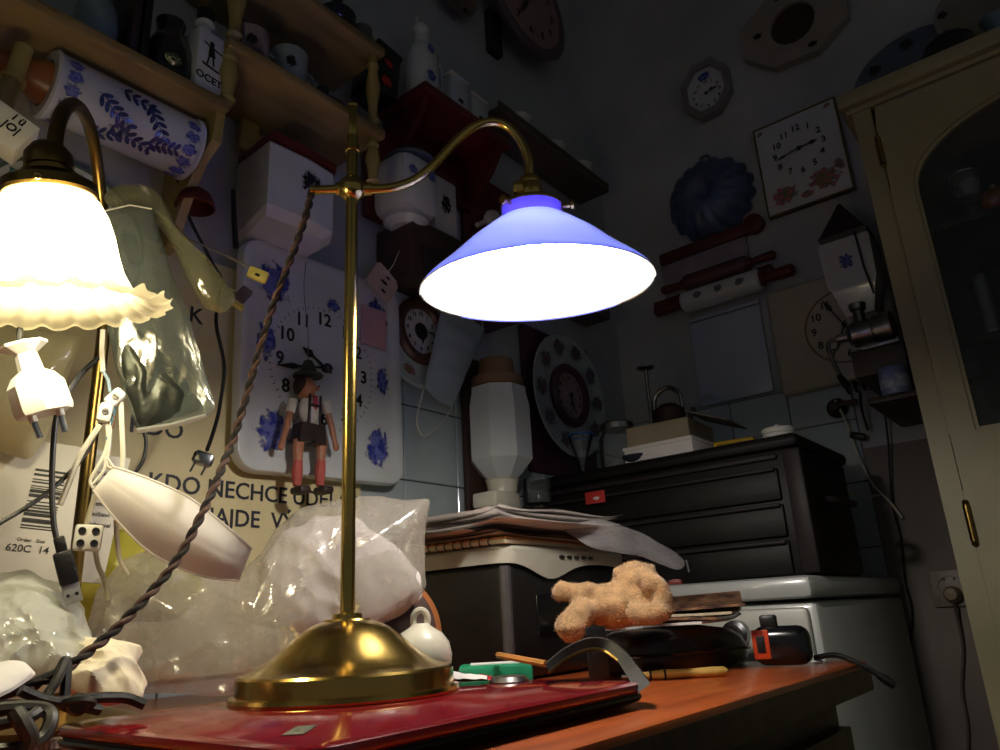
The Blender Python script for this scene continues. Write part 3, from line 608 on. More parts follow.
# blue-white surgical mask hanging
MASKM = film('blue_white_mask_cloth', (196, 208, 214), clear=.02, trans=.35, gloss=.0, rough=.6)
def mask(name, label, top, bot, loops, mt, folds=4, bulge=.012, fold_amp=.004, seed=0):
    a, b_ = 30, 24
    def resample(P):
        Q = spline(P, 10); n = len(Q)-1; return [Q[int(k*n/a)].lerp(Q[min(n, int(k*n/a)+1)], k*n/a-int(k*n/a)) for k in range(a+1)]
    A, B = resample(top), resample(bot); m = thing(name, label, 'face mask', A[0]); n = (A[-1]-A[0]).cross(B[a//2]-A[a//2]).normalized()
    if n.dot(EYE-A[0]) < 0: n = -n
    g = MB(); vs = []; fs = []
    for side in (0, 1):
        for i in range(b_+1):
            for j in range(a+1):
                u, v = j/a, i/b_; p = A[j].lerp(B[j], v); f = fold_amp*abs(((v*folds) % 1)-.5)*2
                vs.append(p+n*(bulge*math.sin(PI*u)**.7*math.sin(PI*v)+f*(1-abs(2*u-1)**6)+.002*noise.noise(p*25+Vector((seed, 0, 0)))-side*.0012))
    q = (a+1)*(b_+1)
    for i in range(b_):
        for j in range(a):
            k = i*(a+1)+j; fs += [(k, k+1, k+a+2, k+a+1), (q+k, q+k+a+1, q+k+a+2, q+k+1)]
    g.add(vs, fs).build('pleated_cloth', mt, m, 60)
    MB().tube([vs[j]+n*.0006 for j in range(a+1)], .0012, 6).build('nose_wire_hem', mt, m); MB().tube([vs[b_*(a+1)+j]+n*.0006 for j in range(a+1)], .0009, 6).build('hem', mt, m)
    for lp in loops: MB().tube(spline(lp, 8), .0013, 6).build('ear_loop', CORDW, m)
    return m
def wx(pts, x=-.955): return [onx(p[0], p[1], x) for p in pts]
mask('surgical_mask', 'pale blue surgical mask hanging by its loops beside the round clock', wx([(442, 308), (462, 316), (484, 330)]), wx([(424, 388), (436, 400), (452, 408)]),
     [wx([(442, 308), (452, 290), (462, 282)])+[onx(470, 276, -.985)]+wx([(476, 300), (484, 330)]), wx([(424, 388), (417, 420), (424, 436), (440, 425), (452, 408)])], MASKM, bulge=.02)
# wall coffee mill of white porcelain with octagonal hopper
def octa(prof, n=8, rot=22.5):
    g = MB(); return g
ml = thing('porcelain_wall_mill', 'white octagonal porcelain wall coffee mill with wooden neck before the plate clock', 'coffee mill', (-.93, 1.18, 1.03))
M = TR(-.925, 1.172, -.012) @ Matrix.Rotation(math.radians(22.5), 4, 'Z')
MB(M).lathe([(.028, 1.106), (.042, 1.117), (.066, 1.145), (.066, 1.255), (.060, 1.285), (.060, 1.296), (0, 1.296)], 8).build('hopper', CER, ml, 20)
MB(M).lathe([(.050, 1.296), (.056, 1.300), (.054, 1.320), (.040, 1.325), (.036, 1.36), (.020, 1.366), (0, 1.366)], 24).build('wooden_lid', mat('dull_tan_wood', (128, 98, 72), .5, 0, .12, 12), ml)
MB(M).lathe([(.040, 1.030), (.040, 1.045), (.031, 1.05), (.028, 1.075), (.033, 1.105), (.036, 1.108), (0, 1.108)], 20).build('neck', CERW, ml)
MB(TR(-.90, 1.12, 1.047)).box((0, 0, 0), (.06, .075, .030), .006).build('grinder_block', CERW, ml)
MB(TR(-.975, 1.20, 1.18)).box((0, 0, 0), (.014, .16, .36), .004).build('backing_board', mat('dark_brown_board', (60, 40, 34), .5, 0, .15, 10), ml)
MB(TR(-.905, 1.265, 1.05)).shell([(.020, 0), (.028, .004), (.030, .05), (.029, .055)], .0025, 20).build('catch_glass', glass('mill_glass'), ml)
MB(TR(-.905, 1.265, 1.046)).box((0, 0, -.004), (.07, .075, .006), .002).build('glass_shelf', TIN, ml)
MB(TR(-.925, 1.185, 1.2, 22.5) @ TR(0, 0, 0, -67.5) @ Matrix.Rotation(PI/2, 4, 'Y')).patch(-.03, 0, 0, .001, .001).build('glaze_mark', BMOTIF, ml, 0)
# plate clock in the corner
PUR = mat('dark_plum_board', (78, 44, 58), .45, 0, .15, 12)
M = LW(1.50, 1.345, -.972)
pc_ = thing('plate_clock', 'round patterned plate clock with plum centre ring hung in the corner', 'clock', M.translation)
MB(M @ TR(0, -.02, -.026)).box((0, 0, .008), (.29, .36, .016), .006).build('backing_board', PUR, pc_)
MB(M).lathe([(0, 0), (.09, 0), (.11, .004), (.150, .014), (.156, .017), (.154, .020), (.146, .019), (.10, .008), (0, .008)], 64).build('plate_body', mat('pale_blue_ceramic', (172, 178, 180), .25, 0, .06), pc_, 50)
for k in range(10):
    a = 2*PI*k/10; MB(M).patch(.122*math.cos(a), .122*math.sin(a), .0192, .072, .072, math.degrees(a)).build('printed_motif', motif('teal_grey_motif', (70, 92, 92), 8, .5, .08, .5, (110, 70, 90)), pc_, 0)
MB(M).lathe([(.058, .008), (.078, .008), (.080, .018), (.072, .026), (.060, .022)], 48, close=True).build('bezel', PUR, pc_)
MB(M).lathe([(.060, .010), (.060, .014), (0, .014)], 40).build('dial', mat('dusty_rose_dial', (150, 128, 130), .4), pc_)
dial(pc_, M, .056, .0145, .012, (), 6.1, 29, .5, .75, ticks=False)

# ================================================================== LEFT WALL: SHELVES AND WHAT STANDS ON THEM
def shelf_unit(name, label, y0, y1, zs_, depth, top=0):
    o = thing(name, label, 'shelf', (XL+.05, (y0+y1)/2, zs_[0]))
    for z in zs_: MB().box((XL+.003+depth/2, (y0+y1)/2, z+.009), (depth, y1-y0, .018), .003).build('board', PINE, o)
    return o
PINEY = mat('pale_yellow_pine', (158, 140, 84), .45, 0, .12, 6, .1, 50, stretch=(6, 6, 1))
s1 = shelf_unit('spice_shelf', 'pine shelf board above the blue flowered rolling pin', .10, .485, [1.545], .152)
for y in (.105, .478):
    MB(Matrix(((1, 0, 0, XL+.004), (0, 0, 1, y-.007), (0, 1, 0, 0), (0, 0, 0, 1)))).prism([(0, 1.36), (.03, 1.37), (.05, 1.40), (.075, 1.45), (.10, 1.48), (.135, 1.50), (.140, 1.545), (0, 1.545)], 0, .014).build('bracket', PINEY, s1)
MB().box((XL+.010, .29, 1.60), (.012, .37, .012), .003).build('back_rail', PINEY, s1)
def spindle(y, x, z0, z1, par, r=.012):
    h = z1-z0; MB(TR(x, y, z0)).lathe([(r*.7, 0), (r*.7, h*.08), (r*1.1, h*.12), (r*.7, h*.17), (r*.85, h*.35), (r*1.25, h*.55), (r*.8, h*.8), (r*1.05, h*.86), (r*.7, h*.92), (r*.7, h)], 16).build('spindle', PINEY, par)
s2 = shelf_unit('mug_shelf', 'two-tier pine shelf with turned posts behind the brass pole', .478, .790, [1.660, 1.840], .150)
spindle(.487, XL+.140, 1.563, 1.660, s2); spindle(.495, XL+.135, 1.678, 1.84, s2); spindle(.775, XL+.135, 1.678, 1.84, s2, .011); spindle(.775, XL+.135, 1.56, 1.66, s2, .011)
MB(TR(XL+.020, .60, 1.628)).box((0, 0, 0), (.012, .035, .06), .002).build('hanging_cleat', PINEY, s2)
# horizontal blue flowered ceramic rolling pin
pA, pB = onx(43, 82, -.90), onx(188, 156, -.90)
pin = thing('blue_flowered_rolling_pin', 'thick white ceramic rolling pin with blue flowers hanging under the spice shelf', 'rolling pin', (-.90, .36, 1.45))
L_ = .195; M = Matrix(((0, 1, 0, -.905), (0, 0, 1, .268), (1, 0, 0, 1.497), (0, 0, 0, 1)))
PINCER = mat('blue_white_porcelain', (190, 196, 206), .2, 0, .05, 10, coat=.4)
MB(M).lathe([(.030, 0), (.043, 0), (.046, .003), (.046, .005), (.044, .008), (.0435, L_-.008), (.046, L_-.005), (.046, L_-.002), (.043, L_), (.030, L_)], 48, close=True).build('barrel', PINCER, pin)
NAVY = mat('navy_underglaze', (40, 50, 112), .25, 0, .3, 120)
def decal(a0, z_, du, dv, m_):
    g = MB(); c = 5; a = math.radians(a0); vs = []; fs = []
    for i in range(c+1):
        q = a+(i/c-.5)*du/.0445
        for zz in (z_-dv/2, z_+dv/2): vs.append(M @ Vector((.0446*math.cos(q), .0446*math.sin(q), zz)))
    for i in range(c): fs.append((2*i, 2*i+2, 2*i+3, 2*i+1)); g.uv[i] = [(i/c, 0), ((i+1)/c, 0), ((i+1)/c, 1), (i/c, 1)]
    g.add(vs, fs).build('printed_motif', m_, pin, 60)
for a0 in range(70, 200, 24):
    decal(a0, .020, .024, .030, BMOTIF); decal(a0+8, L_-.020, .024, .030, BMOTIF)
def sprig(a0, z0, ang, n, ln):
    g = MB(); ca, sa = math.cos(math.radians(ang)), math.sin(math.radians(ang))
    def pt(u, v): w_ = u*ca-v*sa; zz = u*sa+v*ca; q = math.radians(a0)+w_/.0445; return M @ Vector((.0447*math.cos(q), .0447*math.sin(q), z0+zz))
    L3 = [(-ln/2+ln*i/10, .002*math.sin(i)) for i in range(11)]
    g.add([p for u, v in L3 for p in (pt(u, v-.0006), pt(u, v+.0006))], [(2*i, 2*i+2, 2*i+3, 2*i+1) for i in range(10)])
    for i in range(n):
        u0 = -ln/2+ln*(i+.5)/n; sg_ = 1 if i % 2 else -1; le = .015*(1-.25*i/n)
        for sd in (1, -1):
            d0 = math.radians(sd*48); poly = []
            for t_ in range(12):
                b2 = 2*PI*t_/12; x_ = le*(.5-.5*math.cos(b2)); y_ = .0030*math.sin(b2)*(1 if t_ < 6 else 1); poly.append(pt(u0+x_*math.cos(d0)-y_*math.sin(d0), x_*math.sin(d0)+y_*math.cos(d0)))
            g.add(poly, [tuple(range(12))])
    so_ = g.build('printed_sprig', NAVY, pin, 60); so_['kind'] = 'stuff'
for a0, z0, ang, n, ln in ((118, .072, 60, 6, .055), (150, .100, 80, 6, .060), (105, .125, 35, 5, .05), (165, .070, 110, 4, .04), (80, .095, 80, 4, .045), (140, .140, 100, 5, .04)): sprig(a0, z0, ang, n, ln)
MB(M).lathe([(.0, -.055), (.014, -.055), (.018, -.045), (.020, -.02), (.028, -.004), (.028, .002), (0, .002)], 24).build('wooden_handle', mat('copper_brown_wood', (140, 82, 44), .35, 0, .15, 20), pin)
MB(M).lathe([(0, L_-.004), (.028, L_-.004), (.028, L_+.001), (.016, L_+.004), (0, L_+.005)], 24).build('wooden_handle', mat('copper_brown_wood', (140, 82, 44)), pin)
# a second turned piece at the far left
b = thing('turned_wooden_post', 'pale turned wooden post beside the rolling pin end at the picture edge', 'post', onx(20, 80, -.86))
q0, q1 = onx(24, 48, -.86), onx(6, 98, -.86)
MB().tube(spline([q0, q0.lerp(q1, .35), q0.lerp(q1, .7), q1, q1+(q1-q0)*.6], 6), .010, 12).build('post', PINEY, b)
MB().tube([q0+(q1-q0)*.62, q0+(q1-q0)*.7], .014, 12).build('bead', PINEY, b)
# plate with green rim behind the left lamp
plate('green_rimmed_plate', 'round plate with green rim and teal leaves hanging behind the frilled lamp', 'plate', LW(.335, 1.335, -.985), .105, mat('green_rim_glaze', (96, 120, 96), .3), mat('greenish_white_glaze', (190, 196, 182), .25, 0, .05), .022, 9, .36, motif('teal_leaf_motif', (70, 120, 116), 8, .5, .06, .5, (60, 84, 110)))
# little carton with printed marks, top left
cb = thing('printed_carton', 'small white carton with black print above the frilled lamp at the left edge', 'box', onr(12, 140, .80))
M = facing(8, 128, .80) @ TR(0, 0, 0, -28)
MB(M).box((-.012, -.006, 0), (.070, .038, .03), .001).build('carton', mat('white_carton', (214, 212, 200), .6, 0, .05), cb)
MB(M).text('i ü', .012, .006, .006, .0156, .02).text('|O|', .012, .006, -.006, .0156, .02).build('print', INK, cb, 0)
# shelf contents, left unit
Z1 = 1.563
def jar(name, label, cat, x, y, z, prof, m_, n=28, lid=None, lm=None, extra=None):
    o = thing(name, label, cat, (x, y, z)); MB(TR(x, y, z)).lathe(prof, n).build('body', m_, o)
    if lid: MB(TR(x, y, z)).lathe(lid, n).build('lid', lm, o)
    return o
jar('pale_jar', 'pale blue-grey ceramic jar at the left of the spice shelf', 'jar', -.90, .315, Z1, [(.022, 0), (.026, .006), (.028, .04), (.026, .075), (.018, .088), (.018, .095), (0, .095)], mat('pale_blue_grey_glaze', (120, 138, 140), .3, 0, .08), lid=[(.019, .095), (.020, .105), (.006, .11), (.006, .12), (0, .121)], lm=PINEY)
for k, (y, hgt) in enumerate(((.352, .14), (.366, .15))):
    o = thing('narrow_book', ['thin dark brown bound book standing left of the dark jug', 'thin black bound book standing beside the dark jug'][k], 'book', (-.89, y, Z1))
    MB().box((-.90, y, Z1+hgt/2), (.075, .011, hgt), .002).build('cover', [LEATH, BLACKP][k], o); MB().box((-.899, y, Z1+hgt/2), (.072, .008, hgt+.0006)).build('pages', PAPERY, o, 0)
o = thing('dark_jug', 'dark glazed jug with a gleaming oval glass boss on the spice shelf', 'jug', (-.895, .412, Z1))
MB(TR(-.895, .412, Z1)).lathe([(.024, 0), (.032, .006), (.036, .03), (.034, .06), (.024, .085), (.018, .10), (.021, .118), (0, .118)], 32).build('body', mat('black_brown_glaze', (30, 27, 27), .22, 0, .15, 20, coat=.4), o)
e = MB(LW(.405, Z1+.032, -.862)).lathe([(0, .006), (.008, .005), (.012, .001), (.0125, -.006)], 12, sx=1.1, sy=.85).build('glass_boss', mat('mirror_mosaic', (225, 230, 170), .1, 1, .5, 260, .8, 320), o, 20); e['label'] = 'gleaming oval glass boss'
MB().tube(spline([(-.895, .445, Z1+.09), (-.895, .462, Z1+.08), (-.895, .462, Z1+.05), (-.895, .446, Z1+.035)], 6), .004).build('handle', mat('black_brown_glaze', (30, 27, 27)), o)
o = thing('vinegar_bottle', 'square white ceramic bottle with black figure and lettering ET on the spice shelf', 'bottle', (-.885, .452, Z1))
MB(TR(-.880, .4555, Z1, 6)).box((0, 0, .056), (.044, .044, .112), .004).build('body', CER, o)
MB(TR(-.880, .4555, Z1, 6)).lathe([(.012, .112), (.012, .128), (.015, .132), (.015, .138), (0, .138)], 16).build('neck', CER, o)
MB(TR(-.880, .4555, Z1+.16, 6)).lathe([(.009, -.022), (.013, -.018), (.013, 0), (0, .002)], 14).build('cork', BLACKP, o)
M = Matrix(((0, 0, 1, -.8577), (1, 0, 0, .4575), (0, 1, 0, Z1+.05), (0, 0, 0, 1))) @ Matrix.Rotation(math.radians(6), 4, 'Y')
MB(M).text('OCET', .0165, -.001, -.022, .0004, .012).build('lettering', INK, o, 0)
fg = MB(M)
fg.lathe([(0, 0), (.0042, 0), (.0042, .0004), (0, .0004)], 12, (.0, .040, 0)); fg.prism([(-.004, .036), (.003, .037), (.007, .018), (-.005, .016)], 0, .0004)
for a, b_ in (((.002, .034), (.017, .031)), ((-.003, .034), (-.013, .037)), ((-.003, .018), (-.006, .002)), ((.003, .018), (.005, .003))):
    dx, dy = b_[0]-a[0], b_[1]-a[1]; l_ = math.hypot(dx, dy); nx, ny = -dy/l_*.0013, dx/l_*.0013
    fg.prism([(a[0]+nx, a[1]+ny), (a[0]-nx, a[1]-ny), (b_[0]-nx, b_[1]-ny), (b_[0]+nx, b_[1]+ny)], 0, .0004)
fg.prism([(-.014, .002), (.014, -.001), (.015, -.004), (-.013, -.002)], 0, .0004); fg.build('black_figure', INK, o, 0)
# right unit, lower tier: mugs and little figures
Z2, Z3 = 1.678, 1.858
def mug(label, x, y, z, m_, mm, r=.028, h=.062):
    o = thing('mug', label, 'mug', (x, y, z), 'mugs on the pine shelf')
    MB(TR(x, y, z)).shell([(r*.85, 0), (r, .006), (r, h*.9), (r*1.03, h)], .0025, 28).build('cup', m_, o)
    MB().tube(spline([(x, y+r, z+h*.8), (x, y+r+.018, z+h*.72), (x, y+r+.018, z+h*.35), (x, y+r, z+h*.22)], 6), .0035).build('handle', m_, o)
    a = math.radians(-28); MB(Matrix(((-math.sin(a), 0, math.cos(a), x+r*1.02*math.cos(a)), (math.cos(a), 0, math.sin(a), y+r*1.02*math.sin(a)), (0, 1, 0, z+h*.5), (0, 0, 0, 1)))).patch(0, 0, .0006, r*1.1, h*.6).build('printed_motif', mm, o, 0)
mug('brown and white patterned mug nearest the left post of the mug shelf', -.885, .535, Z2, mat('brown_white_glaze', (150, 140, 132), .3, 0, .2, 30, rgb2=(70, 52, 46)), BLKMOT, .029, .058)
mug('grey-green mug with black figure in the middle of the mug shelf', -.885, .608, Z2, mat('grey_green_glaze', (128, 140, 134), .3, 0, .06), BLKMOT, .030, .066)
o = thing('clay_bird', 'dark brown clay bird figure at the right of the mug shelf', 'figurine', (-.88, .70, Z2))
MB(TR(-.88, .70, Z2)).ball((0, 0, .016), (.014, .030, .016), 16).build('body', LEATH, o); MB(TR(-.88, .70, Z2)).ball((0, -.026, .034), (.010, .012, .010), 12).build('head', LEATH, o); MB(TR(-.88, .70, Z2)).tube([(0, .02, .018), (0, .045, .026)], [.010, .004], 8).build('tail', LEATH, o)
o = thing('blue_card', 'small blue card leaning behind the dark clay bird', 'card', (-.92, .68, Z2))
MB(TR(-.925, .685, Z2, 0, 0, -10)).box((0, 0, .035), (.002, .040, .068), .0006).build('card', mat('blue_card', (60, 76, 140), .6), o); MB(TR(-.9233, .685, Z2, 0, 0, -10)).box((0, 0, .035), (.0008, .030, .010)).build('print', PAPER, o, 0)
jar('dark_flask', 'dark squat flask lying on the upper pine shelf', 'bottle', -.88, .70, Z3, [(.025, 0), (.034, .008), (.036, .03), (.02, .05), (.012, .06), (.012, .075), (0, .075)], mat('dark_green_glass', (28, 36, 30), .15, 0, .1))
jar('grey_pot', 'small grey pot at the end of the upper pine shelf', 'pot', -.885, .765, Z3, [(.018, 0), (.022, .006), (.022, .03), (.017, .042), (.02, .048), (0, .048)], mat('grey_stoneware', (96, 100, 92), .5))
# salt box
sb = thing('salt_box', 'white ceramic salt box with red lid and black flourish under the mug shelf', 'salt box', (-.88, .60, 1.43))
M = TR(0, 0, 0)
PL = [(-.995, .510), (-.995, .695), (-.880, .700), (-.838, .660), (-.838, .575), (-.880, .505)]
PL = [(-.995, .592), (-.864, .566), (-.860, .640), (-.866, .690), (-.900, .712), (-.995, .715)]
vs = []; fs = []
for ins, z in ((.86, 1.430), (1, 1.440), (1, 1.545), (.98, 1.550)):
    for (x, y) in PL: vs.append((-.995+(x+.995)*ins, .640+(y-.640)*ins, z + (.028 if (z > 1.5 and x < -.99) else 0)))
k = len(PL)
for a in range(3):
    for i in range(k): fs.append((a*k+i, a*k+(i+1) % k, (a+1)*k+(i+1) % k, (a+1)*k+i))
fs += [tuple(range(k-1, -1, -1)), tuple(3*k+i for i in range(k))]
MB().add(vs, fs).build('box_body', CER, sb, 20)
vs = []
for dz in (.001, .013):
    for (x, y) in PL: vs.append((-.993+(x+.995)*1.03, .640+(y-.640)*1.02, 1.550+dz+.028*max(0, (-.862-x)/.135)))
fs = [tuple(range(k-1, -1, -1)), tuple(k+i for i in range(k))]+[(i, (i+1) % k, k+(i+1) % k, k+i) for i in range(k)]
MB().add(vs, fs).build('lid', REDW, sb, 0)
MB(TR(-.91, .645, 1.573)).lathe([(.008, 0), (.008, .008), (.016, .014), (.016, .022), (0, .026)], 16).build('lid_knob', LEATH, sb)
MB(LW(.640, 1.502, -.8585)).patch(0, .0, .0, .060, .075).build('flourish', BLKMOT, sb, 0)
# red ladle and clothes-peg-like handle beside it
o = thing('red_enamel_ladle', 'dark red enamel ladle hanging between rolling pin and salt box', 'ladle', (-.93, .50, 1.45))
MB(TR(-.93, .490, 1.438) @ Matrix.Rotation(PI, 4, 'X')).shell([(.010, -.018), (.022, -.008), (.028, .008), (.028, .012)], .002, 24).build('bowl', REDW, o)
MB().tube([(-.957, .492, 1.435), (-.965, .494, 1.50), (-.985, .496, 1.56)], .004, 8).build('handle', REDW, o)
o = thing('black_ladle_handle', 'thin black hanging rod beside the salt box', 'rod', (-.95, .50, 1.36))
MB().tube([onx(233, 190, -.93), onx(234, 215, -.93), onx(236, 248, -.93)], [.003, .004, .0045], 8).build('rod', BLACKP, o)
# white mill with dark cap
o = thing('small_wall_mill', 'white ceramic wall mill with blue-grey lid behind the curved brass arm', 'coffee mill', (-.93, .915, 1.56))
MB(TR(-.925, .915, 1.575)).box((0, 0, .065), (.10, .105, .13), .028).build('body', CER, o); MB(TR(-.925, .915, 1.575)).lathe([(.03, 0), (.045, .012), (.03, .02)], 20, (0, 0, -.018)).build('spout', CER, o)
MB(TR(-.925, .925, 1.705)).lathe([(.050, 0), (.052, .006), (.040, .018), (.010, .024), (.008, .034), (0, .036)], 28).build('lid', mat('blue_grey_glaze', (78, 88, 104), .3), o)
MB(LW(.905, 1.655, -.874)).patch(-.02, .0, .0006, .035, .03).build('printed_motif', BMOTIF, o, 0); MB(LW(.905, 1.655, -.874)).patch(.03, .01, .0006, .03, .05).build('printed_motif', BMOTIF, o, 0)
MB().box((-.985, .925, 1.70), (.016, .13, .22), .004).build('backing_board', REDW, o)
o = thing('narrow_wall_mill', 'narrow white jar with dark picture right of the small wall mill', 'jar', (-.95, 1.02, 1.60))
MB(TR(-.95, 1.03, 1.592)).box((0, 0, .065), (.055, .07, .13), .006).build('body', CERW, o); MB(LW(1.03, 1.66, -.9222)).patch(0, 0, 0, .05, .08).build('printed_motif', BLKMOT, o, 0); MB(TR(-.95, 1.03, 1.722)).box((0, 0, .006), (.058, .073, .012), .003).build('lid', REDW, o)
o = thing('wall_hung_drawer_case', 'dark brown wooden mill case below the curved arm left of the blue shade', 'wooden case', (-.95, .98, 1.46))
MB().box((-.945, 1.0, 1.51), (.10, .20, .12), .004).build('case', mat('dark_walnut', (62, 44, 36), .5, 0, .2, 8), o); MB().box((-.893, 1.0, 1.49), (.006, .15, .06), .002).build('drawer_front', LEATH, o); MB().ball((-.886, 1.0, 1.49), .007, 10).build('knob', BRASSD, o)
o = thing('round_white_jug', 'round white jug partly hidden behind the blue shade', 'jug', (-.90, 1.13, 1.47))
MB(TR(-.925, 1.16, 1.46)).lathe([(.03, 0), (.048, .015), (.058, .045), (.054, .08), (.035, .105), (.03, .12), (.034, .13), (0, .13)], 32).build('body', CERW, o); MB().tube(spline([(-.925, 1.20, 1.575), (-.925, 1.235, 1.56), (-.925, 1.235, 1.51), (-.925, 1.215, 1.49)], 6), .005).build('handle', CERW, o)
MB().box((-.945, 1.16, 1.452), (.10, .15, .014), .003).build('bracket_shelf', REDW, o)
# dark red ledge with flask and white tins
o = thing('dark_red_ledge', 'dark red wooden ledge high on the left wall behind the curved arm', 'shelf', (-.93, 1.02, 1.85))
MB().box((-.93, 1.05, 1.858), (.14, .28, .022), .004).build('board', REDW, o); MB().box((-.985, 1.05, 1.79), (.02, .26, .13), .004).build('back_panel', REDW, o)
for y in (.93, 1.17): MB(Matrix(((1, 0, 0, -.995), (0, 0, 1, y-.008), (0, 1, 0, 0), (0, 0, 0, 1)))).prism([(0, 1.73), (.03, 1.74), (.09, 1.80), (.12, 1.847), (0, 1.847)], 0, .016).build('bracket', REDW, o)
o = thing('figure_flask', 'tall white ceramic flask with animal head stopper on the dark red ledge', 'bottle', (-.93, .965, 1.869))
MB(TR(-.93, .975, 1.8695)).lathe([(.032, 0), (.036, .006), (.036, .13), (.030, .150), (.018, .165), (.017, .185), (0, .185)], 28).build('body', CER, o)
hd = MB(TR(-.93, .975, 1.8695)).ball((0, 0, .205), (.020, .022, .022), 16).build('head_stopper', CER, o)
for s_ in (-.012, .012): MB(TR(-.93, .975, 1.8695)).lathe([(.007, .220), (.002, .24), (0, .241)], 10, (0, s_, 0)).build('ear', CER, hd)
MB(LW(.965, 2.0, -.893)).patch(0, 0, 0, .03, .03).build('printed_motif', BMOTIF, o, 0); MB(LW(.965, 2.0, -.893)).patch(0, -.07, 0, .035, .04).build('printed_motif', BMOTIF, o, 0)
MB().tube(spline([(-.93, 1.008, 2.02), (-.93, 1.035, 2.01), (-.93, 1.035, 1.95), (-.93, 1.01, 1.93)], 6), .005).build('handle', CER, o)
for k, (y, hgt) in enumerate(((1.065, .115), (1.135, .10))):
    o = thing('lidded_tin', ['taller white lidded canister right of the animal flask', 'shorter white lidded canister at the end of the dark ledge'][k], 'canister', (-.93, y, 1.869))
    MB(TR(-.93, y, 1.8695)).box((0, 0, hgt/2), (.06, .058, hgt), .006).build('body', CER, o); MB(TR(-.93, y, 1.8695)).box((0, 0, hgt+.006), (.064, .062, .012), .005).build('lid', CER, o); MB(TR(-.93, y, 1.8695)).ball((0, 0, hgt+.017), .007, 10).build('knob', CER, o)
    MB(LW(y, 1.8695+hgt*.5, -.8996)).patch(0, 0, .0002, .035, .025).build('printed_label', BLKMOT, o, 0)
o = thing('black_red_tin', 'black tin with red print hanging at the end of the upper pine shelf', 'tin', (-.93, .83, 1.83))
M = LW(.842, 1.865, -.93, -8)
MB(M).box((0, 0, 0), (.065, .11, .07), .006).build('body', BLACKG, o); MB(M).patch(0, .02, .0356, .04, .03).build('printed_label', motif('red_print', (180, 40, 36), 6), o, 0); MB(M).patch(.0, -.025, .0356, .05, .04).build('printed_label', motif('red_print', (180, 40, 36), 6), o, 0); MB(M).box((0, .058, 0), (.067, .012, .072), .004).build('lid', BLACKP, o)
# upper right of the left wall: dish and leaning clock
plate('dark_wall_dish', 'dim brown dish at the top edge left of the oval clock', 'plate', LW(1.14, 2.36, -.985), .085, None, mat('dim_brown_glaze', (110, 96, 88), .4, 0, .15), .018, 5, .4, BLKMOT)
M = LW(1.42, 2.50, -.955)
o = thing('oval_wall_clock', 'large dim pink round wall clock at the top edge above the curved arm', 'clock', M.translation)
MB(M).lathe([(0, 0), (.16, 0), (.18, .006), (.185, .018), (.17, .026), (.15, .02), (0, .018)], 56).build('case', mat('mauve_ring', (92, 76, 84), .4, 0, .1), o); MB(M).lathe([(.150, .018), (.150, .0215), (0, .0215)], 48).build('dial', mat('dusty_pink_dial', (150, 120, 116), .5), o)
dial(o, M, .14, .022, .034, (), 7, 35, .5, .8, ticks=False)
MB(M @ TR(-.10, -.16, -.04)).box((0, 0, 0), (.05, .14, .03), .004).build('wooden_bracket', LEATH, o)
o = thing('dark_plate_rail', 'dim brown plate rail running along the wall above the blue lamp', 'shelf', (-.95, 1.42, 1.98))
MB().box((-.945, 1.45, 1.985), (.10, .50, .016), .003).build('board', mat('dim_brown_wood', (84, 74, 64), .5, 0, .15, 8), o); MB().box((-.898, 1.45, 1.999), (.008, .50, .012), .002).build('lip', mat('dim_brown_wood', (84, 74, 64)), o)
for k, y in enumerate((1.34, 1.50, 1.63)):
    o = thing('rail_cup', ['dim white cup first on the plate rail', 'dim white cup second on the plate rail', 'dim white cup last on the plate rail near the corner'][k], 'cup', (-.94, y, 1.993))
    MB(TR(-.945, y, 1.9935)).shell([(.022, 0), (.026, .004), (.036, .05), (.038, .056)], .003, 24).build('cup', CERW, o); MB().tube(spline([(-.945, y+.034, 2.04), (-.945, y+.05, 2.035), (-.945, y+.046, 2.01), (-.945, y+.028, 2.005)], 5), .003).build('handle', CERW, o)
o = thing('pale_spoon_rest', 'small pale long-handled scoop hanging right of the curved arm', 'scoop', (-.95, 1.26, 1.70))
MB(LW(1.245, 1.735, -.97, 35)).ball((0, 0, 0), (.035, .022, .012), 16).build('scoop', CERW, o); MB(LW(1.245, 1.735, -.97, 35)).tube([(-.03, 0, 0), (-.075, 0, .002)], .006, 8).build('handle', CERW, o)
MB(LW(1.27, 1.74, -.992)).box((0, 0, 0), (.22, .22, .012), .003).build('backing_board', REDW, o)
o = thing('small_clock_dark', 'dim reddish wall cupboard behind the blue shade collar', 'cupboard', (-.95, 1.50, 1.62))
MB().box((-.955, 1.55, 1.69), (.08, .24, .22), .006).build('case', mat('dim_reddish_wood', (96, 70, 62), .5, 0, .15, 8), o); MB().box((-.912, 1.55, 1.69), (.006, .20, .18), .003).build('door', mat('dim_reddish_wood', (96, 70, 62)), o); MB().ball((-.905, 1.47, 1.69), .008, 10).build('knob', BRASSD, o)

# ================================================================== RIGHT (BACK) WALL
IVORY = mat('ivory_ceramic_tile', (186, 178, 158), .25, 0, .08, 6, coat=.3)
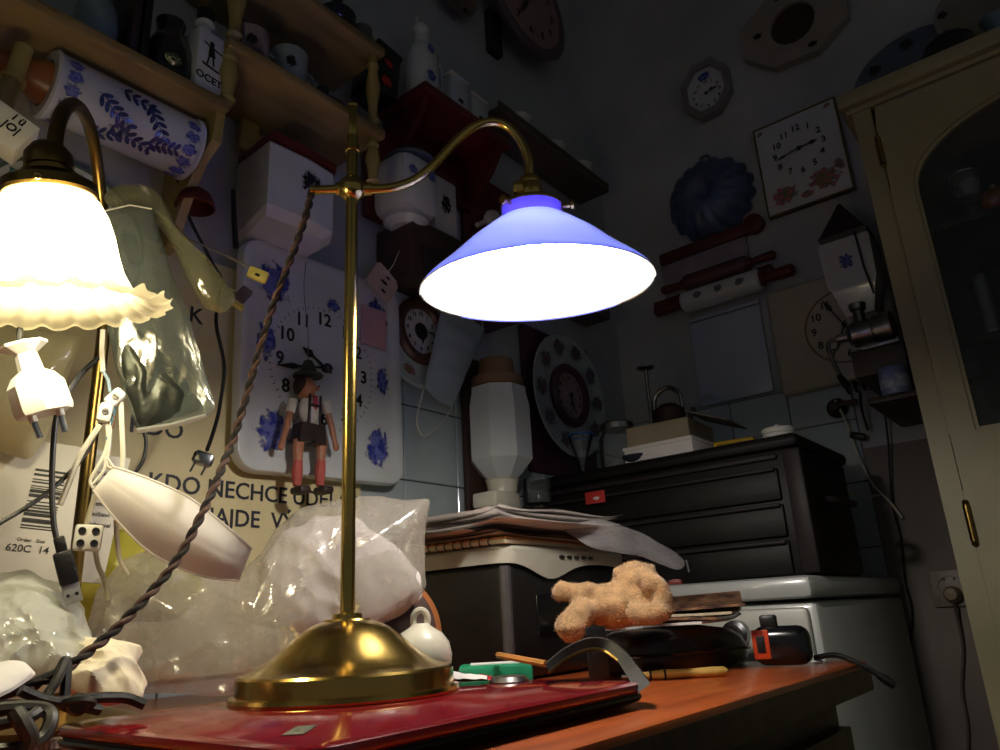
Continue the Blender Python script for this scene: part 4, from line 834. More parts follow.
# rose clock
M = RW(-.402, 1.925, 1.846)
o = thing('rose_clock', 'square white ceramic clock with pink roses below black numerals on the back wall', 'clock', M.translation)
MB(M).box((0, 0, .010), (.214, .268, .018), .006).build('tile_body', CER, o)
MB(M).ring([(-.107, -.134), (.107, -.134), (.107, .134), (-.107, .134)], [(-.103, -.130), (.103, -.130), (.103, .130), (-.103, .130)], .004, .020).build('gilt_edge', BRASSD, o, 0)
for (u, v, du, dv, a) in ((-.055, -.085, .10, .075, 10), (.045, -.080, .11, .085, -8), (.085, -.055, .035, .05, 20), (-.09, .115, .026, .018, 30), (.085, .118, .03, .02, 20), (0, -.105, .05, .03, 0)): MB(M).patch(u, v, .0194, du, dv, a).build('rose_print', FLOWER, o, 0)
dial(o, M @ TR(0, .028, 0), .078, .0195, .024, (), 2.85, 43, .62, .80, ticks=False)
# plain large clock
M = RW(-.410, 1.452, 1.846)
o = thing('square_clock', 'large plain ivory square clock behind the meat grinder on the back wall', 'clock', M.translation)
MB(M).box((0, 0, .012), (.284, .276, .022), .012, seg=3).build('tile_body', IVORY, o)
MB(M @ TR(.03, .0, 0)).lathe([(.088, .023), (.092, .023), (.092, .0242), (.088, .0242)], 48, close=True).build('dial_ring', mat('faded_rust_line', (120, 86, 70), .5), o)
dial(o, M @ TR(.03, 0, 0), .088, .0235, .026, (), 11.1, 34, .95, .75, ticks=False)
# small octagonal clock
M = RW(-.617, 2.258, 1.846, 0)
o = thing('octagonal_clock', 'small octagonal white and blue clock alone on the dim back wall', 'clock', M.translation)
def ngon(R, n=8, a0=22.5, sx=1, sy=1): return [(R*sx*math.cos(math.radians(a0)+2*PI*k/n), R*sy*math.sin(math.radians(a0)+2*PI*k/n)) for k in range(n)]
MB(M).ring(ngon(.088, sx=.88, sy=1.12), ngon(.068, sx=.88, sy=1.12), 0, .026).build('frame', mat('pale_grey_frame', (134, 130, 128), .4), o, 0)
MB(M).prism(ngon(.070, sx=.88, sy=1.12), 0, .016).build('face', CER, o, 0); MB(M).patch(0, .045, .0165, .06, .04).build('printed_motif', BMOTIF, o, 0)
dial(o, M @ TR(0, -.015, 0), .050, .0166, .013, (), 2.2, 14, .5, .75, ticks=False)
# octagonal ceramic frame with dark oval
M = RW(-.355, 2.325, 1.846, -4)
o = thing('octagonal_plaque', 'octagonal pale ceramic plaque around a dark oval at the top of the back wall', 'plaque', M.translation)
_o = ngon(.150, sx=1, sy=.82); _o = [q for a_, b2 in zip(_o, _o[1:]+_o[:1]) for q in (a_, ((a_[0]+b2[0])/2, (a_[1]+b2[1])/2))]
MB(M).ring(_o, ngon(.060, n=16, a0=22.5, sx=1, sy=1.05), 0, .026).build('frame', mat('pale_beige_ceramic', (150, 142, 128), .35, 0, .06, coat=.2), o, 20)
MB(M).lathe([(.0, .008), (.062, .008), (.062, .012), (0, .014)], 36, sy=1.05).build('dark_oval', mat('dark_red_brown_velvet', (62, 38, 36), .8), o)
for u, v in ((-.095, .005), (.045, -.090), (.10, .04), (-.03, .098)): MB(M).patch(u, v, .0265, .045, .032).build('printed_motif', BLKMOT, o, 0)
# blue pudding mould
M = RW(-.655, 1.915, 1.846)
o = thing('blue_cake_mould', 'dark blue fluted ceramic cake mould hanging on the back wall', 'mould', M.translation)
def swirl(i, q, r, z): return r*(1+.13*abs(math.sin(q*8+z*24))*(1 if 0 < i < 7 else .6)), z
BLG = mat('dark_blue_glaze', (74, 92, 122), .42, 0, .2, 14, coat=.1)
MB(M).lathe([(.103, 0), (.112, .006), (.110, .014), (.103, .032), (.088, .056), (.066, .074), (.042, .080), (.030, .076), (.020, .060), (0, .058)], 112, fn=swirl).build('fluted_bowl', BLG, o, 70)
MB(M).tube(spline([(-.012, .118, .006), (-.010, .136, .010), (.010, .136, .010), (.012, .118, .006)], 6), .004).build('hanging_loop', BLG, o)
# wooden rack with two pins
o = thing('pin_rack', 'dark red wooden rack board below the blue cake mould', 'rack', (-.68, 1.82, 1.78))
M = RW(-.685, 1.785, 1.846, 1)
MB(M).box((0, 0, .012), (.285, .034, .022), .006).build('rail', REDW, o); MB(M).lathe([(.026, 0), (.026, .024), (.022, .026), (0, .026)], 24, (.135, .006, 0)).build('rounded_end', REDW, o)
MB(M).box((-.02, -.07, .006), (.25, .11, .008), .002).build('pale_back_board', mat('pale_mauve_board', (150, 140, 146), .6, 0, .08), o)
MB(M).box((-.01, -.135, .012), (.34, .030, .020), .006).build('lower_rail', REDW, o)
def wallpin(name, label, x0, x1, z, y, r, mt, hm, mot=None):
    o = thing(name, label, 'rolling pin', ((x0+x1)/2, y, z)); M = Matrix(((0, 0, 1, x0), (1, 0, 0, y), (0, 1, 0, z), (0, 0, 0, 1))); L = x1-x0; hl = L*.22
    MB(M).lathe([(0, hl), (r*.8, hl), (r, hl+.006), (r, L-hl-.006), (r*.8, L-hl), (0, L-hl)], 28).build('barrel', mt, o)
    for a, b_ in ((hl, 0), (L-hl, L)):
        s_ = 1 if b_ > a else -1; MB(M).lathe([(q, a+s_*h_) for q, h_ in ((r*.62, 0), (r*.62, .008), (r*.42, .012), (r*.52, hl*.6), (r*.55, hl*.92), (r*.3, hl), (0, hl))][::s_], 20).build('handle', hm, o)
    if mot:
        for k in range(3): MB(RW(x0+L*(.36+.15*k), z, y-r-.0008)).patch(0, 0, 0, r*1.3, r*1.2).build('printed_motif', mot, o, 0)
    return o
wallpin('red_handled_rolling_pin', 'white porcelain rolling pin with dark red handles hanging low on the rack', -.845, -.46, 1.618, 1.795, .030, CER, REDW, motif('grey_motif', (100, 104, 120), 7))
wallpin('dark_rolling_pin', 'dim dark wooden rolling pin hanging above the porcelain one', -.82, -.50, 1.675, 1.80, .022, mat('dim_rosewood', (88, 56, 56), .45, 0, .15, 12), REDW)
o = thing('white_wall_panel', 'plain bluish white glazed panel under the rolling pins on the back wall', 'panel', (-.67, 1.846, 1.45)); MB(RW(-.672, 1.455, 1.849)).box((0, 0, .006), (.196, .236, .010), .004).build('glazed_panel', mat('bluish_white_glaze', (184, 192, 206), .3, 0, .05, 5), o); MB(RW(-.672, 1.581, 1.849)).box((0, 0, .006), (.20, .012, .014), .003).build('top_rail', mat('bluish_white_glaze', (184, 192, 206)), o)
# porcelain mill with pyramid roof
o = thing('pyramid_mill', 'white and blue porcelain wall mill with dark pyramid roof left of the cabinet', 'coffee mill', (-.33, 1.76, 1.45))
M = TR(-.328, 1.775, 0)
def sqpr(l, z): return [(-l, -l*.8, z), (l, -l*.8, z), (l, l*.8, z), (-l, l*.8, z)]
def loft(secs):
    g = MB(M); vs = [p for s_ in secs for p in s_]; fs = []; n = len(secs)
    for a in range(n-1):
        for i in range(4): fs.append((4*a+i, 4*a+(i+1) % 4, 4*a+4+(i+1) % 4, 4*a+4+i))
    fs += [(3, 2, 1, 0), (4*n-4, 4*n-3, 4*n-2, 4*n-1)]; return g.add(vs, fs)
loft([sqpr(.030, 1.445), sqpr(.046, 1.505), sqpr(.053, 1.52), sqpr(.056, 1.618), sqpr(.053, 1.628)]).build('hopper', CER, o, 25)
loft([sqpr(.050, 1.630), sqpr(.054, 1.642), sqpr(.048, 1.650), sqpr(.003, 1.735)]).build('pyramid_roof', mat('dark_plum_wood', (50, 34, 38), .4, 0, .12, 12), o, 20)
MB(RW(-.330, 1.575, 1.7296)).patch(0, -.005, 0, .045, .05).build('blue_print', BMOTIF, o, 0)
MB(RW(-.300, 1.565, 1.7290)).tube([(0, .07, .002), (.004, -.02, .004), (.012, -.09, .002)], .0022, 6).build('strap', BLACKP, o)
MB().box((-.328, 1.832, 1.632), (.07, .03, .06), .004).build('backing_board', mat('dark_plum_wood', (50, 34, 38)), o)
# meat grinder
o = thing('meat_grinder', 'tinned iron meat grinder fixed left of the cabinet before the square clock', 'meat grinder', (-.29, 1.62, 1.35))
GY = 1.60
M = Matrix(((0, 0, 1, -.340), (1, 0, 0, GY), (0, 1, 0, 1.350), (0, 0, 0, 1)))
MB(M).lathe([(.0, -.012), (.010, -.012), (.010, .008), (.018, .010), (.026, .020), (.026, .058), (.030, .060), (.032, .066), (.032, .094), (.026, .098), (0, .098)], 32).build('barrel', TIN, o, 25)
MB(TR(-.303, GY, 1.372)).lathe([(.012, 0), (.011, .025), (.016, .030), (.017, .042), (.010, .043), (0, .03)], 20).build('hopper_throat', TIN, o)
MB(TR(-.275, GY, 1.325)).box((0, 0, -.006), (.075, .018, .012), .003).build('foot_plate', TIN, o)
MB().tube(spline([(-.352, GY, 1.350), (-.368, GY-.004, 1.348), (-.372, GY-.006, 1.325), (-.360, GY-.006, 1.27)], 6), .0045, 8).build('crank', TIN, o)
MB().tube([(-.362, GY-.006, 1.272), (-.350, GY-.008, 1.245)], [.006, .008], 10).build('crank_grip', BLACKP, o)
MB().box((-.285, GY+.108, 1.29), (.10, .21, .06), .004).build('mounting_block', mat('dim_brown_wood', (84, 74, 64)), o)
o = thing('blue_label_can', 'small can with blue label standing under the meat grinder', 'can', (-.262, 1.60, 1.235))
MB(TR(-.262, 1.585, 1.205)).lathe([(.026, 0), (.027, .002), (.027, .052), (.025, .055), (0, .055)], 24).build('can', mat('pale_blue_enamel', (120, 140, 180), .3, 0, .1), o); MB(TR(-.262, 1.585, 1.205)).lathe([(.0274, .012), (.0274, .040), (.0276, .026)], 24).build('label_band', mat('white_label', (180, 190, 205), .5, 0, .2, 60, rgb2=(80, 100, 160)), o)
MB().box((-.268, 1.70, 1.198), (.09, .28, .012), .003).build('bracket_shelf', DESKD, o)
o = thing('red_case_strip', 'dark red upright board behind the cabinet edge', 'board', (-.232, 1.80, 1.45)); MB().box((-.2255, 1.72, 1.46), (.010, .22, .44), .003).build('board', mat('brown_red_wood', (80, 46, 40), .5), o); MB().box((-.2315, 1.608, 1.46), (.003, .006, .43), .001).build('edge_strip', BRASSD, o)
# taps / hooks and loose wires on the wall
o = thing('dark_valve', 'small dark rusty valve on the back wall below the square clock', 'valve', (-.45, 1.84, 1.27)); MB(RW(-.435, 1.262, 1.846)).lathe([(.022, 0), (.024, .012), (.014, .02), (.010, .04), (0, .04)], 16).build('body', mat('rusty_iron', (66, 44, 36)), o); MB(RW(-.435, 1.262, 1.846)).box((.025, .003, .03), (.05, .012, .01), .003).build('lever', mat('rusty_iron', (66, 44, 36)), o)
cable('white_wall_cable', [ony(835, 400, 1.82), ony(845, 420, 1.82), ony(858, 455, 1.82), ony(872, 483, 1.82), ony(890, 502, 1.82), ony(902, 518, 1.83)], .0028, CORDW, 'thin white cable hanging down from the dark valve on the back wall')
cable('white_looped_cable', [(tx1-.05, 1.40, TT+.008), ony(812, 445, 1.52), ony(822, 468, 1.60), ony(838, 488, 1.65), ony(862, 496, 1.75), ony(880, 495, 1.82)], .0022, CORDW, 'thin white cable looping off the toolbox corner to the back wall')
cable('black_wall_cable', [ony(880, 385, 1.80), ony(883, 400, 1.81), ony(888, 440, 1.82), ony(892, 500, 1.83), ony(901, 540, 1.835), ony(905, 580, 1.838), ony(912, 610, 1.838), ony(911, 650, 1.838), ony(917, 680, 1.838), ony(915, 720, 1.838), ony(920, 770, 1.838)], .0020, CORDK, 'long wavy black cable running down the brown back wall')
cable('short_black_cable', [ony(860, 392, 1.78), ony(862, 410, 1.80), ony(868, 430, 1.82)], .003, CORDK, 'short black cable ending in a dark plug under the square clock')
MB(TR(*ony(858, 436, 1.82), 0, 0, 20)).box((0, 0, 0), (.034, .016, .016), .005).build('plug', BLACKP, bpy.data.objects['short_black_cable'])
o = thing('cup_hooks', 'cluster of dark iron hooks under the square clock corner', 'hooks', ony(856, 380, 1.82)); p = ony(855, 383, 1.83)
for k in range(3): MB().tube(spline([(p.x-.02+.018*k, 1.846, p.z), (p.x-.02+.018*k, 1.826, p.z+.004), (p.x-.016+.018*k, 1.812, p.z-.014), (p.x-.016+.018*k, 1.826, p.z-.022)], 5), .0035).build('hook', INK, o)
# wall socket
p = ony(952, 588, 1.846); M = RW(p.x, p.z, 1.845)
o = thing('wall_socket', 'grey wall socket with plug beside the cabinet foot', 'socket', M.translation)
MB(M).box((0, 0, .004), (.074, .074, .010), .003).build('face_plate', mat('grey_beige_plastic', (140, 130, 116), .45), o); MB(M).lathe([(.024, .009), (.026, .009), (.026, .013), (.024, .013)], 28, close=True).build('recess_ring', mat('grey_beige_plastic', (140, 130, 116)), o)
for u in (-.0095, .0095): MB(M).lathe([(.003, .0095), (0, .0097)], 10, (u, .018, 0)).build('pin_hole', INK, o)
pg = MB(M).lathe([(.016, .010), (.016, .03), (.011, .045), (0, .047)], 20, (.002, -.012, 0)).build('plug', mat('beige_plug', (150, 132, 104), .5), o)
cable('lead', [M @ Vector((.002, -.02, .035)), ony(958, 620, 1.83), ony(963, 650, 1.836), ony(962, 690, 1.838), ony(968, 730, 1.838), ony(966, 780, 1.838)], .0028, mat('grey_cable', (96, 86, 78), .5), parent=pg)

# ================================================================== CABINET
cb = thing('display_cabinet', 'tall cream painted cabinet with arched glass door at the right', 'cabinet', (.12, 1.67, 0))
cx0, cx1, cy = -.218, .460, 1.5
g = MB(); g.box((cx0+.012, 1.675, .9), (.024, .34, 1.8)).box((cx1-.012, 1.675, .9), (.024, .34, 1.8)).box((.121, 1.835, .9), (.64, .012, 1.8)).box((.121, 1.675, 1.79), (.64, .34, .02)).box((.121, 1.675, .03), (.64, .34, .06)).box((.121, 1.675, .99), (.64, .33, .02))
g.build('carcass', CREAMW, cb, 0)
MB().box((.121, 1.668, 1.812), (.72, .365, .034), .004).build('cornice', CREAMW, cb); MB().box((.121, 1.672, 1.788), (.70, .350, .014), .004).build('cornice_moulding', CREAMW, cb)
fx0, fx1 = -.182, .424
g = MB(); g.box(((cx0+fx0)/2, cy+.008, .9), (fx0-cx0-.002, .016, 1.76)).box(((cx1+fx1)/2, cy+.008, .9), (cx1-fx1-.002, .016, 1.76)); g.build('face_frame', CREAMW, cb, 0)
MC = Matrix(((1, 0, 0, 0), (0, 0, -1, cy+.014), (0, 1, 0, 0), (0, 0, 0, 1)))
# arched door: opening -.137 .. .257, spring 1.50
ax, ar, zsp, zb0, zd0, zd1, rise = .122, .264, 1.575, 1.098, 1.000, 1.772, .135
inner = [(ax-ar, zb0)]+[(ax-ar, zb0+(zsp-zb0)*k/4) for k in range(1, 5)]+[(ax-ar*math.cos(PI*k/24), zsp+rise*math.sin(PI*k/24)) for k in range(1, 24)]+[(ax+ar, zsp-(zsp-zb0)*k/4) for k in range(0, 5)]
n_ = len(inner); outer = []
for (x, z) in inner:
    if z <= zb0+1e-6: outer.append((fx0 if x < ax else fx1, zb0))
    elif z <= zsp: outer.append((fx0 if x < ax else fx1, z))
    else:
        dx, dz = x-ax, z-zsp; k = min((fx1-ax)/abs(dx) if abs(dx) > 1e-6 else 1e9, (zd1-zsp)/dz); outer.append((ax+dx*k, zsp+dz*k))
# corner fix
for i in range(n_-1):
    if outer[i][0] == fx0 and abs(outer[i+1][1]-zd1) < 1e-6 and outer[i][1] < zd1: outer[i] = (fx0, zd1)
for i in range(1, n_):
    if abs(outer[i][0]-fx1) < 1e-6 and abs(outer[i-1][1]-zd1) < 1e-6 and outer[i][1] < zd1: outer[i] = (fx1, zd1)
gd = MB(MC).ring(outer, inner, 0, .020); gd.f = gd.f[:-4]; gd.m = gd.m[:-4]; gd.box((ax, (zb0+zd0)/2, .010), (fx1-fx0, zb0-zd0, .020))
adoor = gd.build('arched_door', CREAMW, cb, 20)
inn2 = [(ax+(x-ax)*.975, zb0+.006+(z-zb0)*.978) for x, z in inner]
MB(MC).ring(inner, inn2, .004, .016).build('glazing_bead', CREAMW, adoor, 20)
MB(MC).prism([(x, z) for x, z in inner], .008, .0105).build('glass_pane', glass('cabinet_pane', (200, 210, 210), .12), adoor, 0)
for z in (1.672,):
    hg = MB(TR(fx0, cy-.008, z)).lathe([(.0055, -.028), (.0055, .028)], 12).ball((0, 0, .032), .005, 8).ball((0, 0, -.032), .005, 8).build('hinge', BRASSD, adoor)
ldoor = MB(MC).ring([(fx0, .08), (fx1, .08), (fx1, 1.000), (fx0, 1.000)], [(fx0+.07, .15), (fx1-.07, .15), (fx1-.07, .995), (fx0+.07, .995)], 0, .020).build('lower_door', CREAMW, cb, 0)
MB(MC).box((ax, .572, .008), (fx1-fx0-.136, .850, .008), .001).build('door_panel', CREAMW, ldoor)
MB(MC).ring([(fx0+.075, .155), (fx1-.075, .155), (fx1-.075, .99), (fx0+.075, .99)], [(fx0+.083, .163), (fx1-.083, .163), (fx1-.083, .982), (fx0+.083, .982)], .011, .018).build('panel_moulding', CREAMW, ldoor, 0)
MB(TR(fx0, cy-.008, .945)).lathe([(.006, -.03), (.006, .03)], 12).ball((0, 0, .034), .006, 8).ball((0, 0, -.034), .006, 8).build('hinge', BRASSD, ldoor)
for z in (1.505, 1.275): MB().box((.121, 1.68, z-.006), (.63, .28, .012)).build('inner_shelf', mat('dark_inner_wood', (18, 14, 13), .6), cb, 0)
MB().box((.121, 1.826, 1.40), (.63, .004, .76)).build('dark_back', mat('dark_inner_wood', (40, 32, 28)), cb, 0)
GL = glass('drinking_glass', (225, 232, 235), .3)
def goblet(label, x, y, z, h, r, group='glasses inside the cabinet'):
    o = thing('stemmed_glass', label, 'glass', (x, y, z), group)
    MB(TR(x, y, z)).lathe([(0, 0), (r*.85, 0), (r*.85, .002), (.004, .006), (.0035, h*.42), (r*.7, h*.52), (r, h*.75), (r*.9, h), (r*.85, h), (r*.92, h*.76), (r*.6, h*.56), (0, h*.5)], 24).build('glass', GL, o); MB(TR(x, y, z)).lathe([(r*.9, h-.001), (r*.92, h+.0008), (r*.86, h+.0008)], 24, close=True).build('rim', STEEL, o)
def tumbler(label, x, y, z, h, r):
    o = thing('tumbler', label, 'glass', (x, y, z), 'glasses inside the cabinet')
    MB(TR(x, y, z)).shell([(r*.85, 0), (r*.9, .004), (r, h)], .002, 20).build('glass', GL, o); MB(TR(x, y, z)).lathe([(r*.86, .004), (r*.86, .012), (0, .012)], 16).build('thick_base', glass('thick_glass', (200, 220, 225), .5), o)
goblet('stemmed glass on the top cabinet shelf beside the amber ball', -.065, 1.60, 1.505, .11, .03); goblet('stemmed glass on the top cabinet shelf at the picture edge', .035, 1.62, 1.505, .13, .032)
o = thing('amber_bauble', 'small amber brown glass ball inside the cabinet', 'bauble', (-.02, 1.58, 1.505)); MB(TR(-.025, 1.57, 1.5055)).ball((0, 0, .025), .025, 20).build('ball', mat('amber_glass', (130, 70, 30), .1, 0, .1, coat=.6), o); MB(TR(-.025, 1.57, 1.5055)).lathe([(.006, .049), (.006, .056), (0, .057)], 12).build('cap', STEEL, o)
tumbler('narrow tall tumbler at the left end of the middle cabinet shelf', -.085, 1.58, 1.275, .12, .018)
goblet('stemmed glass in the middle of the middle cabinet shelf', -.03, 1.60, 1.275, .10, .026); goblet('large stemmed glass at the picture edge of the middle cabinet shelf', .04, 1.59, 1.275, .12, .03)
tumbler('low tumbler at the left of the bottom cabinet shelf', -.075, 1.59, 1.0, .08, .024)
goblet('tall stemmed glass on the bottom cabinet shelf', -.01, 1.58, 1.0, .22, .028); tumbler('wide tumbler on the bottom cabinet shelf by the picture edge', .055, 1.59, 1.0, .17, .03)
# on top of the cabinet
ZT = 1.8295
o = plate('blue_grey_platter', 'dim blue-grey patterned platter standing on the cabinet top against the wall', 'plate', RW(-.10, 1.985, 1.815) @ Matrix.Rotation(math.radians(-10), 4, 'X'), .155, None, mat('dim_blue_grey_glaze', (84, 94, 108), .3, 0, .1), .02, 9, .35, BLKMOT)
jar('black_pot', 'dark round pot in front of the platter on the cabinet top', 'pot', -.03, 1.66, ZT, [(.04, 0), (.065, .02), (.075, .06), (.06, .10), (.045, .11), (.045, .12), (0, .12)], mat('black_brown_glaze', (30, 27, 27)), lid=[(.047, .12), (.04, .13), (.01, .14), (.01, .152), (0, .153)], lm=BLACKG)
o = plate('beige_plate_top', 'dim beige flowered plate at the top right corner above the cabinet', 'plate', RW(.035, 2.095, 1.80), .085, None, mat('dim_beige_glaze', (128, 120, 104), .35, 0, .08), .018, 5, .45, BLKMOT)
jar('blue_white_vase', 'small pale blue vase between platter and pot on the cabinet top', 'vase', .06, 1.755, ZT, [(.025, 0), (.038, .03), (.04, .08), (.024, .13), (.022, .18), (.03, .20), (0, .20)], mat('pale_blue_vase_glaze', (110, 130, 140), .3))

# ================================================================== DESK CLUTTER: PRINTER AND PAPERS
def zone(px, py, r): return onr(px, py, r)
pr = thing('printer', 'black printer with grey top cover standing behind the teddy bear', 'printer', (-.68, .90, .76))
PX1, PX0, PY0, PY1 = -.588, -.90, .745, 1.035
MB().box(((PX0+PX1)/2, (PY0+PY1)/2, .833), (PX1-PX0, PY1-PY0, .145), .016, seg=4).build('body', BLACKP, pr)
# grey cover with a wavy lower edge on the long side
GREY = mat('warm_grey_plastic', (168, 164, 150), .45, 0, .05, 30)
edge = []; n_ = 40
def low(t): return .897-.016*math.exp(-((t-.30)/.16)**2)+.004*math.cos(t*9)*.5
vs = []; fs = []
loop = rrect(PX0-.002, PX1+.004, PY0-.004, PY1+.002, .022, 6)
L2 = []
for i in range(len(loop)):
    a, b_ = Vector((*loop[i], 0)), Vector((*loop[(i+1) % len(loop)], 0)); k = max(1, int((b_-a).length/.012))
    for q in range(k): L2.append(a.lerp(b_, q/k))
for p in L2:
    t_ = (p.y-PY0)/(PY1-PY0); zl = low(t_) if p.x > PX1-.03 else .899-.002*(PX1-p.x)/.3
    vs += [(p.x, p.y, zl), (p.x, p.y, .916), (p.x-.004*(1 if p.x > -.75 else -1), p.y+.004*(1 if p.y < .9 else -1), .920)]
m_ = len(L2)
for i in range(m_):
    j = (i+1) % m_; fs += [(3*i, 3*j, 3*j+1, 3*i+1), (3*i+1, 3*j+1, 3*j+2, 3*i+2)]
fs.append(tuple(3*i+2 for i in range(m_)))
MB().add(vs, fs).build('top_cover', GREY, pr, 40)
for k in range(5): MB().box((PX1+.005, .86+.018*k, .908), (.003, .010, .004), .001).build('vent_slot', BLACKP, pr)
MB().box((PX1+.001, .90, .835), (.004, .20, .05), .003).build('front_tray', BLACKG, pr)
MB().tube([(PX1-.006, PY0+.004, .765), (PX1-.006, PY0+.004, .895)], .007, 10).build('corner_trim', mat('dark_grey_plastic', (66, 64, 66), .35), pr)
# papers on the printer: each sheet its own
def sheet(label, x, y, z, w, l, rz, mt, curl=.006, seed=0, nm='paper_sheet', grp='loose papers on the printer'):
    g = MB(TR(x, y, z, rz)); vs = []; fs = []; a, b_ = 8, 14
    for s_ in (0, 1):
        for i in range(b_+1):
            for j in range(a+1):
                u, v = j/a-.5, i/b_-.5; q = Vector((u*w*20, v*l*20, seed*4.7)); d_ = curl*(max(0, abs(v)-.25)**2*9+max(0, abs(u)-.3)**2*9)*(1+noise.noise(q*.4))+curl*.35*(noise.noise(q*.6)+.6)
                vs.append((u*w, v*l, d_-s_*.0007))
    q = (a+1)*(b_+1)
    for i in range(b_):
        for j in range(a): k = i*(a+1)+j; fs += [(k, k+1, k+a+2, k+a+1), (q+k, q+k+a+1, q+k+a+2, q+k+1)]
    return tag(g.add(vs, fs).build(nm, mt, None, 60), label, 'paper', grp)
PM = [PAPER, PAPERY, mat('grey_print_paper', (170, 160, 156), .7, 0, .25, 40, rgb2=(90, 80, 80)), mat('mauve_paper', (176, 158, 160), .7, 0, .1)]
nb = thing('spiral_notebook', 'orange edged spiral notebook at the bottom of the papers on the printer', 'notebook', (-.66, .87, .921))
MB(TR(-.70, .865, .921, 4)).box((0, 0, .004), (.21, .26, .006), .001).build('pages', PAPERY, nb); MB(TR(-.70, .865, .921, 4)).box((0, 0, .008), (.212, .262, .0015)).build('cover', mat('orange_cover', (200, 120, 40), .5), nb, 0)
for k in range(14): MB(TR(-.70, .865, .921, 4)).tube([(-.10+.014*k, -.131+.004*math.cos(a*PI/4), .005+.005*math.sin(a*PI/4)) for a in range(8)], .0009, 5, closed=True).build('coil', INK, nb)
names = ['lowest loose sheet over the orange notebook', 'second loose sheet from the bottom of the printer pile', 'grey printed sheet low in the printer pile', 'mauve sheet in the middle of the printer pile', 'yellowed sheet in the middle of the printer pile', 'dark printed sheet in the upper printer pile', 'curling white sheet in the upper printer pile', 'yellowed curling sheet near the top of the pile', 'white sheet second from the top of the pile', 'topmost white sheet of the pile on the printer']
zz = .9315
for k in range(10):
    sheet(names[k], -.685+random.uniform(-.02, .03), .872+random.uniform(-.02, .03), zz, .20+random.uniform(-.02, .01), .28+random.uniform(-.03, .01), random.uniform(-9, 9), PM[[0, 2, 0, 3, 0, 2, 0, 1, 0, 0][k]], .0035+.0006*k, k); zz += .0034
sv = thing('plastic_sleeve', 'clear plastic sleeve sliding off the right end of the printer papers', 'sleeve', (-.60, .98, .93))
P0 = [onr(560, 528, 1.05), onr(600, 518, 1.06), onr(640, 532, 1.1), onr(672, 550, 1.12), onr(688, 562, 1.12), onr(680, 572, 1.10), onr(640, 556, 1.08), onr(590, 548, 1.04)]
MB().pillow(P0, sum(P0, Vector())/8, (.5, -.6, .5), .006, .004, 30, 3, rings=6, seg=48).build('film', film('clear_sleeve', (190, 184, 186), .72, .06, .12, .1), sv, 40)
MB().tube([onr(686, 560, 1.118), onr(689, 572, 1.118)], .0022, 6).build('edge_strip', STEEL, sv)
rb = thing('red_tag', 'small red tag lying under the plastic sleeve tip', 'tag', onr(676, 578, 1.12)); p = onr(676, 580, 1.395); MB(TR(p.x, p.y, .8735, 20)).box((0, 0, .004), (.022, .04, .008), .002).build('tag_body', mat('dull_red_plastic', (150, 60, 56), .5), rb); MB(TR(p.x, p.y, .8735, 20)).box((0, 0, .0085), (.012, .02, .001)).build('mark', mat('pale_red', (190, 120, 110), .5), rb, 0)

# ---- black case, magazines, teddy
bc = thing('black_case', 'glossy black zipped case lying on the desk before the teddy bear', 'case', (-.43, .86, .76))
P0 = [onz(592, 668, .7605), onz(758, 657, .7605)]
c0 = Vector((-.455, .885, .76)); dirv = Vector((P0[1].x-P0[0].x, P0[1].y-P0[0].y, 0)).normalized(); rz_ = math.degrees(math.atan2(dirv.y, dirv.x))
cM = TR(-.468, .930, .7605, 80)
def supers(i, q, r, z): return r, z
g = MB(cM); vs = []; fs = []; n_ = 48; lv = [(.90, 0), (.98, .006), (1, .018), (.99, .024), (1, .030), (.94, .043), (.78, .050), (.40, .053), (.0, .053)]
for f, z in lv:
    for j in range(n_):
        a = 2*PI*j/n_; e = .55; x = math.copysign(abs(math.cos(a))**e, math.cos(a))*.118*f; y = math.copysign(abs(math.sin(a))**e, math.sin(a))*.052*f
        vs.append((x, y, z*(1-.25*max(0, x/.118)**2)))
for i in range(len(lv)-1):
    for j in range(n_): fs.append((i*n_+j, i*n_+(j+1) % n_, (i+1)*n_+(j+1) % n_, (i+1)*n_+j))
fs.append(tuple(range(n_-1, -1, -1))); g.add(vs, fs).build('shell', mat('soft_black_leather', (17, 16, 18), .3, 0, .15, 60, .2, 300, coat=.1), bc, 50)
zp = [(.1205*math.copysign(abs(math.cos(2*PI*j/48))**.55, math.cos(2*PI*j/48)), .0545*math.copysign(abs(math.sin(2*PI*j/48))**.55, math.sin(2*PI*j/48)), .023-.004*max(0, math.cos(2*PI*j/48))) for j in range(48)]
MB(cM).tube(zp, .0022, 6, closed=True).build('zip', BLACKG, bc)
p = onr(598, 640, .80); MB(TR(p.x, p.y, p.z-.012, 60)).box((0, .004, 0), (.022, .006, .05), .002).build('flap', BLACKP, bc)
MAGC = mat('magazine_cover', (150, 110, 80), .3, 0, .3, 60, rgb2=(60, 44, 44))
